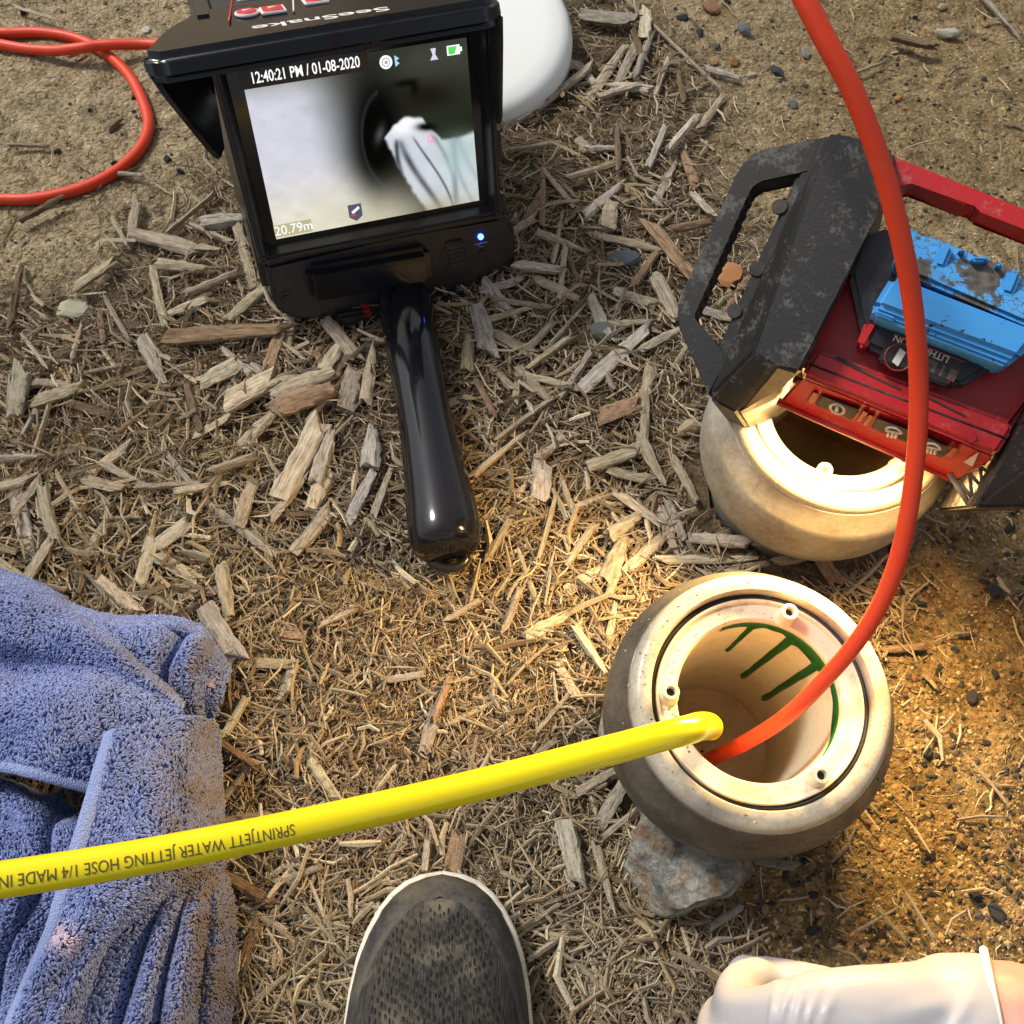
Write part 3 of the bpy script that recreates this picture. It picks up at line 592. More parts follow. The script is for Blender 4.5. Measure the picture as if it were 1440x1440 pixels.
# ------------------------------------------------------------------ orange cables
push = [ZP(985, 1070, .86), ZP(990, 1072, .76), ZP(1006, 1064, .68), ZP(1048, 1044, .625)] + [ZP(*q) for q in ((1105, 1008, .595), (1160, 955, .578), (1210, 895, .562), (1247, 830, .548), (1272, 750, .535), (1288, 640, .52), (1292, 540, .505), (1285, 440, .487), (1268, 340, .470), (1240, 235, .455), (1200, 130, .442), (1155, 45, .435), (1112, -40, .432), (1060, -140, .44), (1000, -270, .48))] + [np.array(q) for q in ((.05, 1.1, .50), (-.3, 1.7, .30), (-.6, 2.0, .05), (-1.0, 2.3, .006))]
tube('push_cable', spline(push, 14), .0047, MAT['orange'], None, 20)
tag(bpy.data.objects['push_cable'], 'thick orange push cable curving across the lamp and down into the lower pipe', 'cable')
g0 = .0056
lp = [P(262, 72, .05), P(225, 63, g0 + .013), P(150, 63, g0 + .012), P(110, 68, g0 + .011), P(65, 71, g0 + .004), P(0, 62, g0), P(-120, 30, g0), P(-330, 10, g0), P(-420, 60, g0), P(-300, 60, g0), P(-120, 42, g0), P(0, 46, g0), P(60, 46, g0), P(110, 55, g0), P(150, 76, g0), P(183, 108, g0), P(203, 148, g0), P(209, 178, g0), P(199, 206, g0), P(175, 232, g0), P(140, 254, g0), P(100, 269, g0), P(50, 279, g0), P(0, 280, g0), P(-150, 275, g0), P(-400, 240, g0)]
tube('looped_cable', spline(lp, 12), .0056, MAT['orange'], None, 16)
tag(bpy.data.objects['looped_cable'], 'loop of orange red cable on the soil left of the monitor', 'cable')

# ------------------------------------------------------------------ yellow jetting hose with print
hp = [ZP(1003, 1020, .80), ZP(1000, 1024, .68), ZP(998, 1022, .60)] + [ZP(993, 1021, .566), ZP(982, 1022, .548), ZP(965, 1027, .538), ZP(930, 1036, .53), ZP(850, 1057, .52), ZP(700, 1097, .50), ZP(550, 1133, .48), ZP(400, 1166, .462), ZP(250, 1196, .446), ZP(100, 1222, .432), ZP(-60, 1246, .418), ZP(-250, 1270, .405)] + [np.array(q) for q in ((-.42, .16, .27), (-.62, .18, .14), (-.85, .22, .03), (-1.2, .3, .008), (-1.8, .4, .008))]
hs = spline(hp, 16); HR = .0077
hose = tube('jetting_hose', hs, HR, MAT['yellow'], None, 28)
tag(hose, 'glossy yellow printed jetting hose running from the left edge into the lower pipe', 'hose')
# print wrapped on the hose, reading upside down from the camera
seglen = np.r_[0, np.cumsum(np.linalg.norm(np.diff(hs, axis=0), axis=1))]
pxs = proj(hs)[:, 0]; inside = np.where((pxs > -200) & (pxs < 900))[0]
def s_at(px): return float(np.interp(-px, -pxs[inside], seglen[inside]))
Vt, Ft = text_geo('SPRINTJETT WATER JETTING HOSE 1/4 MADE IN')
bm = bmesh.new(); vs_ = [bm.verts.new(q) for q in Vt]
for f_ in Ft:
    try: bm.faces.new([vs_[q] for q in f_])
    except Exception: pass
bmesh.ops.triangulate(bm, faces=bm.faces); bmesh.ops.subdivide_edges(bm, edges=[e for e in bm.edges if e.calc_length() > .12], cuts=3, use_grid_fill=True); bmesh.ops.triangulate(bm, faces=bm.faces)
bm.verts.index_update(); Vt = np.array([q.co[:] for q in bm.verts]); Ft = [tuple(q.index for q in f_.verts) for f_ in bm.faces]; bm.free()
s0, s1 = s_at(411), s_at(2); x0, x1 = Vt[:, 0].min(), Vt[:, 0].max()
k = (s1 - s0) / (x1 - x0); kh = .0050 / .7
ss = s0 + (Vt[:, 0] - x0) * k
C = np.stack([np.interp(ss, seglen, hs[:, i]) for i in range(3)], 1); C2 = np.stack([np.interp(ss + .004, seglen, hs[:, i]) for i in range(3)], 1)
T = C2 - C; T /= np.linalg.norm(T, axis=1)[:, None]; Vw = CC - C; Vw -= T * np.sum(Vw * T, 1)[:, None]; Vw /= np.linalg.norm(Vw, axis=1)[:, None]
Sd = np.cross(Vw, T)     # across the hose
if (Sd @ UP).mean() > 0: Sd = -Sd
an = (Vt[:, 1] * kh) / HR + .10
W = C + (HR + .00022) * (np.cos(an)[:, None] * Vw + np.sin(an)[:, None] * Sd)
mesh('printed_text', W, Ft, MAT['ink'], hose, False)

# ------------------------------------------------------------------ camera monitor with handle
u = np.array([.94342511, .32514651, -.0650293]); v_ = np.array([-.05666952, .3513354, .93453304]); n_ = np.array([.32670725, -.87797676, .34988453])
D = Frame((-.119, .688, .1325), u, v_, n_)
DK = Frame((-.119, .688, .1325), u, -n_, v_)           # lying on the keypad side
DS = Frame((-.119, .688, .1325), n_, v_, u)            # side profile, extruded across
mon = thing('pipe_camera_monitor', (-.119, .688, 0), 'black handheld pipe camera monitor with lit screen, sun visor and thick handle', 'monitor')
def dp(px, py, c): return D.on(px, py, c)
prism('housing', DS, [(0, -.122), (0, .094), (-.165, .098), (-.165, -.02), (-.06, -.10)], -.110, .109, MAT['black'], mon, .007, 3)
pan = prism('lower_panel', D, [dp(*q, .014) for q in ((372, 371), (560, 333), (700, 303), (718, 308), (726, 330), (722, 386), (660, 402), (612, 413), (600, 432), (470, 452), (402, 446), (385, 430))], -.05, .016, MAT['black'], mon, .004, 3)
prism('cradle_block', D, [dp(*q, .034) for q in ((432, 384), (608, 352), (612, 405), (440, 432))], .005, .030, MAT['black_gloss'], mon, .006, 4)
prism('side_plate', D, [dp(*q, .016) for q in ((617, 350), (702, 330), (712, 340), (715, 378), (706, 386), (630, 405))], .01, .0165, MAT['black'], mon, .0015, 2)
prism('bottom_lip', D, [dp(*q, .012) for q in ((466, 436), (652, 402), (650, 420), (600, 436), (480, 458))], -.04, .026, MAT['black'], mon, .003, 2)
prism('button_pad', D, [dp(*q, .019) for q in ((627, 342), (652, 337), (657, 372), (633, 377))], .016, .019, MAT['black_gloss'], mon, .001, 2)
for i in range(5):
    A, B = dp(630 + i * .8, 347 + i * 6, .0192), dp(653 + i * .8, 342 + i * 6, .0192)
    tube('pad_ridge', [D.w(*A, .0192), D.w(*B, .0192)], .0007, MAT['black'], mon, 6)
cpt = dp(402, 421, .016); W0 = D.w(*cpt, .0145)
for rr, mm, nm in ((.0085, 'black', 'screw_boss'), (.0045, 'black_gloss', 'screw')):
    aa = np.linspace(0, 2 * math.pi, 24, endpoint=False)
    prism(nm, D, [(cpt[0] + rr * math.cos(q), cpt[1] + rr * math.sin(q)) for q in aa], .010, .0165 if nm == 'screw_boss' else .018, MAT[mm], mon, .0008, 2)
cl = dp(680, 358, .017)
prism('port_cover', D, [(cl[0] + .0055 * math.cos(q), cl[1] + .0055 * math.sin(q)) for q in np.linspace(0, 2 * math.pi, 20, endpoint=False)], .015, .0178, MAT['black_gloss'], mon, .0006, 2)
cl = dp(676, 333, .017)
prism('status_light', D, [(cl[0] + .0026 * math.cos(q), cl[1] + .0026 * math.sin(q)) for q in np.linspace(0, 2 * math.pi, 20, endpoint=False)], .015, .0182, emit('blue_led', (.03, .08, 1.0), 14), mon, .0005, 2)
A, B, E_ = dp(667, 344, .017), dp(686, 340, .017), dp(678, 346, .017)
usb = tube('usb_symbol', [D.w(*A, .0172), D.w(*B, .0172)], .0005, M('pale_print', (.25, .25, .25), .5), mon, 6)
A, B, Cq = dp(671, 343, .017), dp(675, 347, .017), dp(680, 346, .017)
tube('usb_symbol', [D.w(*A, .0172), D.w(*B, .0172), D.w(*Cq, .0172)], .0005, usb.data.materials[0], mon, 6)
# side hinge clips on the right edge
for (y0, y1) in ((180, 225), (270, 300)):
    prism('side_clip', D, [(.107, dp(700, y0, 0)[1]), (.1135, dp(700, y0, 0)[1]), (.1135, dp(700, y1, 0)[1]), (.107, dp(700, y1, 0)[1])], -.02, .006, MAT['black'], mon, .001, 2)
# bezel ring round the screen
def ring(name, fr, outer, inner, c0, c1, mat, parent, bev, ci=None):
    bm = bmesh.new(); n = len(outer)
    o0 = [bm.verts.new(fr.w(*q, c0)) for q in outer]; o1 = [bm.verts.new(fr.w(*q, c1)) for q in outer]
    i1 = [bm.verts.new(fr.w(*q, c1)) for q in inner[0]]; i0 = [bm.verts.new(fr.w(*q, ci if ci is not None else c0)) for q in inner[1]]
    for k in range(n):
        j = (k + 1) % n
        for A, B in ((o0, o1), (o1, i1), (i1, i0)): bm.faces.new((A[k], A[j], B[j], B[k]))
    bmesh.ops.bevel(bm, geom=[e for e in bm.edges if not e.is_boundary], offset=bev, segments=2, affect='EDGES', clamp_overlap=True)
    return bm_obj(name, bm, mat, parent)
ring('bezel', D, [(-.1125, .092), (.1085, .092), (.1065, -.0825), (-.1085, -.0825)], ([(-.1075, .087), (.1035, .087), (.1015, -.0765), (-.1035, -.0765)], [(-.101, .080), (.098, .080), (.0965, -.0715), (-.0985, -.0715)]), -.01, .017, MAT['black'], mon, .002, .003)
prism('glass', D, [(-.102, .081), (.099, .081), (.0975, -.0725), (-.0995, -.0725)], -.003, .0035, MAT['black_gloss'], mon)
# picture on the screen: inside of a pipe with a white rag ahead
gx, gy = 240, 180
uu, tt = np.meshgrid(np.linspace(0, 1, gx), np.linspace(0, 1, gy)); 
gs = lambda cx, cy, sx, sy, rot=0: np.exp(-((((uu - cx) * math.cos(rot) + (tt - cy) * math.sin(rot)) / sx) ** 2 + ((-(uu - cx) * math.sin(rot) + (tt - cy) * math.cos(rot)) / sy) ** 2))
sst = lambda a, b, x: (lambda q: q * q * (3 - 2 * q))(np.clip((x - a) / (b - a), 0, 1))
def lerp(A, B, f): return A * (1 - f[..., None]) + B * f[..., None]
wall = lerp(np.array([.81, .81, .86]) * np.ones((gy, gx, 3)), np.array([.88, .86, .79]), sst(.45, 1.0, tt))
wall = lerp(wall, np.array([.50, .51, .47]), sst(.22, .0, tt) * .8)
edge = .36 + .10 * tt + .16 * sst(.55, 1, tt)
img = lerp(wall, np.array([.20, .205, .18]), sst(edge - .20, edge + .16, uu))
img = lerp(img, np.array([.035, .04, .04]), np.clip(gs(.545, .47, .105, .34, .10) * 1.35, 0, 1))
img = lerp(img, np.array([.30, .31, .27]), gs(.86, .10, .28, .14) * .55)
img = lerp(img, np.array([.10, .10, .07]), gs(.80, .30, .16, .10) * .8)
img = lerp(img, np.array([.12, .15, .10]), gs(1.0, .48, .20, .10) * .8)
img = lerp(img, np.array([.02, .02, .02]), gs(.70, .20, .05, .02) * .7 + gs(.74, .24, .02, .04) * .6)
img = lerp(img, np.array([.40, .40, .40]), gs(.555, .47, .022, .06, .3) * .7)
img = lerp(img, np.array([.80, .78, .66]), gs(.50, 1.05, .30, .22) * .65)
wob = .012 * (fbm(uu * 22, tt * 22, 3) - .44) * 2
Lb = np.interp(tt, [.4, .5, .65, .8, .95, 1.0], [.60, .565, .60, .645, .70, .72]); Tb = np.interp(uu, [.56, .62, .68, .76, .79, .84, .92, 1.0], [.50, .42, .385, .40, .47, .55, .56, .54])
rag = sst(0, .022, uu - Lb + wob) * sst(0, .03, tt - Tb + wob)
img = lerp(img, np.array([.80, .82, .85]), rag)
for k in range(9):      # twisted folds
    x_ = .60 + .045 * k; ph_ = x_ + .16 * (tt - .5) ** 1 + .05 * np.sin(tt * 5 + k)
    img = lerp(img, np.array([.22, .23, .27]) if k < 4 else np.array([.50, .56, .57]), np.exp(-((uu - ph_) / (.006 + .005 * (k % 3))) ** 2) * sst(.50, .56, tt) * rag * (.85 if k < 5 else .5) * (.5 + fbm(uu * 9 + k, tt * 9, 2)))
img = lerp(img, np.array([.96, .96, .98]), np.clip(gs(.68, .44, .085, .05) * 1.3, 0, 1) * rag)
img = lerp(img, np.array([.66, .62, .48]), gs(.78, 1.02, .20, .10) * .7 * rag)
img = lerp(img, np.array([.06, .06, .06]), np.clip(gs(.775, .475, .045, .022, .25) * 1.2, 0, 1))
img = lerp(img, np.array([.64, .76, .74]), gs(.92, .68, .09, .12) * .7)
img = lerp(img, np.array([1.0, .45, .75]), gs(.79, .55, .012, .022)); img = lerp(img, np.array([1, .9, .97]), gs(.788, .55, .005, .012))
img = lerp(img, np.array([.33, .34, .36]), np.exp(-((np.hypot((uu - .60) / .13, (tt - .52) / .30) - 1) / .05) ** 2) * (uu < .57) * .35)
img = lerp(img, np.array([.62, .63, .70]), (fbm(uu * 7, tt * 7, 3) > .60) * .10 * sst(.5, .2, uu))
img = np.clip(img * (1 + .10 * (fbm(uu * 16 + 3, tt * 16, 3)[..., None] - .45)), 0, 1) ** 2.2
V = np.array([D.o + D.a * ((i - .5) * .18) + D.b * ((.5 - j) * .135) + D.c * .0042 for j in np.linspace(0, 1, gy) for i in np.linspace(0, 1, gx)])
idx = (np.arange(gy - 1)[:, None] * gx + np.arange(gx - 1)[None]).ravel(); Q = np.stack([idx + gx, idx + gx + 1, idx + 1, idx], 1)
m = M('screen_picture', (0, 0, 0), .5, spec=.05); at = N(m, 'ShaderNodeVertexColor', layer_name='tone'); out(m, at.outputs[0], 'Emission Color'); m.node_tree.nodes['Principled BSDF'].inputs['Emission Strength'].default_value = .82
scr = fast('screen', V, Q, m, mon, col=img.reshape(-1, 3)); scr['label'] = 'lit screen showing the inside of a pipe'
WE = emit('screen_white', (1, 1, 1), .85); BE = M('screen_black', (.002, .002, .004), .3)
def sc(s, t): return ((s - .5) * .18, (.5 - t) * .135)
def flat(name, fr, pts, c, mat, parent): return mesh(name, [fr.w(*q, c) for q in pts], [tuple(range(len(pts)))], mat, parent, False)
def disc(cx, cy, r, n=24, sy=1): return [(cx + r * math.cos(q), cy + r * sy * math.sin(q)) for q in np.linspace(0, 2 * math.pi, n, endpoint=False)]
flat('time_bar', D, [sc(-.01, .095), sc(.55, .095), sc(.55, -.015), sc(-.01, -.015)][::1], .0046, BE, scr)
text_on('time_text', '12:40:21 PM / 01-08-2020', D, *sc(.272, .042), .0050, .0117, WE, scr, sx=.70, bold=True)
flat('depth_box', D, [sc(-.002, .99), sc(.175, .99), sc(.175, .91), sc(-.002, .91)], .0046, emit('depth_tint', (.50, .45, .26), .8), scr)
text_on('depth_text', '20.79m', D, *sc(.088, .95), .0050, .0115, WE, scr, sx=.95)
flat('camera_badge', D, [sc(.355, .87), sc(.42, .87), sc(.42, .95), sc(.388, .98), sc(.355, .95)], .0046, emit('badge_blue', (.07, .075, .12), .9), scr)
flat('badge_mark', D, [sc(.368, .915), sc(.405, .885), sc(.41, .90), sc(.375, .93)], .0050, WE, scr)
flat('badge_mark', D, [sc(.362, .935), sc(.388, .935), sc(.388, .945), sc(.362, .945)], .0050, emit('badge_red', (.7, .03, .05), .9), scr)
cx_, cy_ = sc(.625, .066); flat('cast_icon', D, disc(cx_, cy_, .0052), .0048, WE, scr)
grey = emit('icon_grey', (.35, .36, .40), .85)
flat('cast_icon_ring', D, disc(cx_, cy_, .0034), .0050, grey, scr); flat('cast_icon_ring', D, disc(cx_, cy_, .0026), .0052, WE, scr); flat('cast_icon_ring', D, disc(cx_, cy_, .0014), .0054, grey, scr)
flat('bluetooth_icon', D, [sc(.665, .10), sc(.665, .035), sc(.685, .055), sc(.672, .067), sc(.685, .082)], .0050, emit('icon_blue', (.35, .62, .85), .9), scr)
flat('microphone_icon', D, [sc(.83, .03), sc(.855, .03), sc(.85, .065), sc(.862, .095), sc(.825, .095), sc(.838, .065)], .0050, emit('icon_lilac', (.62, .60, .75), .9), scr)
flat('battery_icon', D, [sc(.905, .085), sc(.905, .03), sc(.965, .03), sc(.965, .045), sc(.975, .045), sc(.975, .07), sc(.965, .07), sc(.965, .085)], .0048, WE, scr)
flat('battery_charge', D, [sc(.911, .079), sc(.911, .036), sc(.952, .036), sc(.938, .079)], .0052, emit('icon_green', (.10, .62, .12), .9), scr)
# sun visor
def plate(name, quad, th, dirv, mat, bev=.003):
    bm = bmesh.new(); n = len(quad); q0 = [np.array(D.w(*q)) for q in quad]; dv = np.array(D.w(*dirv)) - D.o
    A = [bm.verts.new(q) for q in q0]; B = [bm.verts.new(q + dv * th) for q in q0]
    bm.faces.new(A); bm.faces.new(B[::-1])
    for i in range(n): bm.faces.new((A[i], B[i], B[(i + 1) % n], A[(i + 1) % n]))
    bmesh.ops.bevel(bm, geom=list(bm.edges), offset=bev, segments=5, affect='EDGES', clamp_overlap=True)
    return bm_obj(name, bm, mat, mon)
vis = plate('sun_visor', [(-.110, .1045, -.045), (.112, .1045, -.045), (.113, .104, 0), (.1075, .1035, .043), (.097, .1035, .050), (-.147, .101, .055), (-.1610, .1005, .043), (-.130, .1035, .0)], .021, (0, -.93, .36), MAT['black_gloss'], .0095)
plate('visor_side', [(-.158, .088, .046), (-.150, .072, .052), (-.1285, .026, .046), (-.1245, .018, .042), (-.119, .022, .030), (-.113, .085, .005)], .004, (1, 0, 0), MAT['black_gloss'], .0015)
plate('visor_side', [(.1055, .090, .044), (.104, .070, .044), (.103, .01, .034), (.105, .0, .022), (.107, .085, .005)], .004, (1, 0, 0), MAT['black'], .0015)
# keypad on the back slope
prism('keypad', DK, [(-.098, .03), (.09, .03), (.095, .165), (-.094, .165)], .095, .1035, M('keypad_film', (.012, .012, .014), .35), mon, .001, 2)
prism('keypad_rail', DK, [(-.113, .02), (-.1, .02), (-.096, .165), (-.109, .165)], .09, .105, MAT['black'], mon, .002, 2)
kr, kw = M('key_red', (.55, .02, .025), .4), M('key_white', (.75, .73, .70), .45)
def key(px, py, w, d, rnd):
    a_, b_ = DK.on(px, py, .105); pts = disc(a_, b_, w, 24, d / w) if rnd else [(a_ - w, b_ - d), (a_ + w, b_ - d), (a_ + w, b_ + d), (a_ - w, b_ + d)]
    k = prism('key', DK, pts, .103, .1050, kw, mon, .0006, 2); s = .82
    pts = disc(a_, b_, w * s, 24, d / w) if rnd else [(a_ - w * s, b_ - d * s), (a_ + w * s, b_ - d * s), (a_ + w * s, b_ + d * s), (a_ - w * s, b_ + d * s)]
    prism('key_cap', DK, pts, .1048, .1056, kr, k, .0004, 1)
    tube('key_mark', [DK.w(a_ - w * .35, b_, .1058), DK.w(a_ + w * .35, b_, .1058)], .0008, kw, k, 6)
for q in ((347, 16, .0095, .011, True), (383, 12, .0095, .010, False), (349, -6, .0095, .009, False), (442, -2, .0095, .012, False), (392, -12, .0095, .010, False)): key(*q)
A, B = DK.on(322, 30, .104), DK.on(328, -10, .104); tube('keypad_line', [DK.w(*A, .104), DK.w(*B, .104)], .0007, kr, mon, 6)
A, B = DK.on(413, 16, .104), DK.on(412, -10, .104); tube('keypad_line', [DK.w(*A, .104), DK.w(*B, .104)], .0007, kw, mon, 6)
A = DK.on(452, 25, .1052); text_on('brand_text', 'SeeSnake', DK, A[0], A[1], .1052, .030, kw, mon, rot=math.pi, flipb=.55, sx=.9, bold=True)
# handle lying towards the photographer
hpx = [(571, 428, 78), (574, 450, 78), (580, 490, 76), (590, 545, 74), (601, 605, 78), (611, 660, 88), (619, 705, 98), (624, 740, 103), (626.5, 760, 100), (628, 771, 90), (629, 778, 68), (629.5, 781, 30)]
pts, rad = [], []
for i, (x, y, wd) in enumerate(hpx):
    hh = (.006, .012, .022, .027)[i] if i < 4 else .028; p = P(x, y, hh); pts.append(p); rad.append(wd * .5 * ((p - CC) @ FW) / F)
# densify with eased radii
pts, rad = np.array(pts), np.array(rad); PR = spline(np.concatenate([pts, rad[:, None]], 1), 5)
V, Fc = tube_geo(PR[:, :3], PR[:, 3], 40, True); hd = mesh('handle', V, Fc, MAT['black_gloss'], mon); 
p = P(630, 786, .02); tube('strap_lug', [p + np.array([.014 * math.cos(q), .004 + .010 * math.sin(q), -.004]) for q in np.linspace(math.pi, 2 * math.pi, 12)], .0035, MAT['black'], mon, 10)
A = P(521, 448, .016); prism('red_latch', Frame(A, (.95, .3, 0), (-.3, .95, 0), (0, 0, 1)), [(-.006, .010), (.004, .009), (.004, .03), (-.006, .03)], -.02, -.004, MAT['red'], mon, .002, 2)

# ------------------------------------------------------------------ red work lamp
la = np.array([.86, -.51, 0]); la /= np.linalg.norm(la); lb = np.array([-.43, -.72, -.55]); lb -= la * (la @ lb); lb /= np.linalg.norm(lb); lcx = -np.cross(la, lb)
LM = Frame(P(1231, 615, .245), la, lb, lcx)
lamp = thing('work_lamp', tuple(P(1231, 615, .245) * np.array([1, 1, 0]) + np.array([0, 0, .15])), 'red battery work lamp with black end caps and blue battery, lit over the upper pipe', 'lamp')
def lq(pts, c): return [LM.on(920 + x / 2.571, 160 + y / 2.571, c) for x, y in pts]
MAT['blue'] = dirty('blue_paint', (.045, .27, .62), (.02, .022, .026), .45, (.83, .86), 75, 300, .4, .1)
def flake():
    m = M('flaked_blue_paint', rough=.5); v = coords(m); n1 = noise(m, v, 38, 4, .5); n2 = noise(m, v, 160, 5, .7)
    vo = N(m, 'ShaderNodeTexVoronoi', feature='DISTANCE_TO_EDGE', Scale=150.0); dv_ = N(m, 'ShaderNodeTexNoise', Scale=120.0, Detail=4.0); LK(m, v, dv_.inputs['Vector']); ds2 = N(m, 'ShaderNodeVectorMath', operation='SCALE'); ds2.inputs['Scale'].default_value = .014; LK(m, dv_.outputs['Color'], ds2.inputs[0]); da = N(m, 'ShaderNodeVectorMath', operation='ADD'); LK(m, v, da.inputs[0]); LK(m, ds2.outputs[0], da.inputs[1]); LK(m, da.outputs[0], vo.inputs['Vector'])
    a1 = N(m, 'ShaderNodeMath', operation='MULTIPLY_ADD'); LK(m, n2, a1.inputs[0]); a1.inputs[1].default_value = .3; LK(m, n1, a1.inputs[2])
    patch = ramp(m, a1.outputs[0], [(.63, (0, 0, 0)), (.645, (1, 1, 1))]); crack = ramp(m, vo.outputs['Distance'], [(.015, (0, 0, 0)), (.035, (1, 1, 1))])
    pc = mix(m, 1.0, patch, crack, 'MULTIPLY'); dust = ramp(m, n2, [(.35, (.035, .033, .03)), (.7, (.16, .14, .11))])
    out(m, mix(m, pc, dust, (.05, .29, .64)), 'Base Color'); bump(m, pc, .5, .0006); return m
MAT['flake'] = flake()
MAT['label'] = M('battery_label', (.015, .014, .014), .35); MAT['print'] = M('pale_label_print', (.55, .52, .45), .5); MAT['label_red'] = M('label_outline', (.20, .025, .015), .4)
# left end cap
capT = [(625, 70), (725, 84), (864, 140), (862, 190), (805, 365), (530, 942), (440, 905), (348, 868)]
capB = [(604, 88), (725, 78), (872, 132), (872, 195), (815, 370), (470, 987), (300, 1085), (190, 1028)]
ec = prism('end_cap', LM, lq(capB, .002), .0, .032, MAT['rubber'], lamp, .0022, 2, top=lq(capT, .032)); ec['label'] = 'dusty black end cap with carrying handle'
low = [(600, 100), (520, 215), (232, 845), (196, 1030), (300, 1083), (468, 985), (812, 370), (868, 195), (868, 136), (725, 82)]
prism('cap_side', LM, lq(low, -.004), -.165, -.0025, MAT['rubber'], lamp, .002, 2)
for x, y in ((452, 335), (372, 560), (290, 712)):
    q = lq([(x, y)], -.0015)[0]; prism('screw_recess', LM, disc(q[0], q[1], .0042, 16), -.004, -.0012, MAT['groove'], ec)
hout = [(640, 78), (400, 126), (352, 146), (318, 182), (292, 228), (92, 668), (84, 720), (90, 775), (196, 1015), (262, 900)]
hin = [(240, 842), (143, 742)]
for k in range(11):
    t0, t1 = (k + .15) / 11, (k + .75) / 11; x0, y0 = 143 + (344 - 143) * t0, 725 + (275 - 725) * t0; x1, y1 = 143 + (344 - 143) * t1, 725 + (275 - 725) * t1
    hin += [(x0 - 2, y0), (x0 + 9, y0 - 4), (x1 + 9, y1 + 2), (x1 - 2, y1)]
hin += [(356, 258), (388, 238), (600, 200)]
hn = prism('carry_handle', LM, lq(hout + hin, -.002), -.024, -.002, MAT['rubber'], lamp, .0028, 3)
# right end cap (mostly beyond the edge of view)
rT = [(1330, 1120), (1575, 640), (1690, 430), (1790, 470), (1860, 600), (1560, 1210), (1480, 1180)]
rB = [(1300, 1130), (1560, 635), (1680, 410), (1800, 450), (1880, 600), (1500, 1420), (1150, 1425)]
prism('end_cap', LM, lq(rB, .0), -.0, .030, MAT['rubber'], lamp, .0022, 2, top=lq(rT, .030))
prism('cap_side', LM, lq(rB, -.003), -.165, -.0015, MAT['rubber'], lamp, .002, 2)
# red body
prism('body', LM, lq([(700, 470), (905, 420), (1500, 660), (1420, 980), (1290, 1150), (520, 935), (560, 860)], .0), -.085, .0, MAT['red'], lamp, .004, 3)
#prism('back_wall', LM, lq([(820, 340), (905, 330), (1560, 600), (1500, 720), (860, 480)], -.01), -.08, -.006, MAT['black'], lamp, .003, 2)
prism('front_lip', LM, lq([(590, 848), (1300, 1112), (1296, 1145), (1238, 1236), (530, 946)], .010), -.03, .010, MAT['red'], lamp, .003, 3)
for a_, b_ in (((655, 872), (905, 990)), ((985, 1010), (1140, 1088))):
    (x0, y0), (x1, y1) = a_, b_; prism('vent_slot', LM, lq([(x0, y0), (x1, y1), (x1 - 10, y1 + 20), (x0 - 10, y0 + 20)], .0108), .006, .0108, MAT['groove'], lamp, .0012, 2)
A, B = lq([(560, 905)], .0102)[0], lq([(1275, 1175)], .0102)[0]; tube('seam', [LM.w(*A, .0098), LM.w(*B, .0098)], .0007, MAT['groove'], lamp, 6)
sx_ = lq([(1150, 1172)], .011)[0]; prism('screw_cover', LM, disc(*sx_, .0025, 14), .008, .0118, MAT['red'], lamp, .0005, 1)
for a_ in ((1215, 1180),): pass
strip_c = [-.013, .004, .004, -.013]
strip_c = [-.034, .004, .004, -.034]; SP = [(450, 1040), (530, 950), (1240, 1240), (1085, 1325)]
st = prism('control_strip', LM, [lq([q], c)[0] for q, c in zip(SP, strip_c)], [-.040, -.03, -.03, -.040], strip_c, MAT['red'], lamp, .002, 2)
A, B = LM.on(920 + 447 / 2.571, 160 + 1038 / 2.571, -.034), LM.on(920 + 1084 / 2.571, 160 + 1318 / 2.571, -.034)
tube('strip_edge', [LM.w(*A, -.0345), LM.w(*B, -.0345)], .0026, MAT['red'], lamp, 10)
def on_strip(x, y):      # the strip slopes: level from the distance to its lower edge
    d = (y - (1040 + (x - 450) * .449)) / 118.0; c = -.034 - .038 * np.clip(d, -1, 0); return (*LM.on(920 + x / 2.571, 160 + y / 2.571, c), c)
def strip_box(name, pts, up, mat, parent, bev=.0008):
    bm = bmesh.new(); q = [on_strip(*p) for p in pts]
    hi = [bm.verts.new(LM.w(a, b, c + up)) for a, b, c in q]; lo = [bm.verts.new(LM.w(a, b, c - .003)) for a, b, c in q]
    bm.faces.new(hi); bm.faces.new(lo[::-1])
    for i in range(len(q)): bm.faces.new((lo[i], lo[(i + 1) % len(q)], hi[(i + 1) % len(q)], hi[i]))
    bmesh.ops.bevel(bm, geom=list(bm.edges), offset=bev, segments=1, affect='EDGES', clamp_overlap=True); return bm_obj(name, bm, mat, parent)
redd = M('recess_shade_red', (.25, .008, .010), .5)  # darker copy of the red, painting recess shade onto small boxes
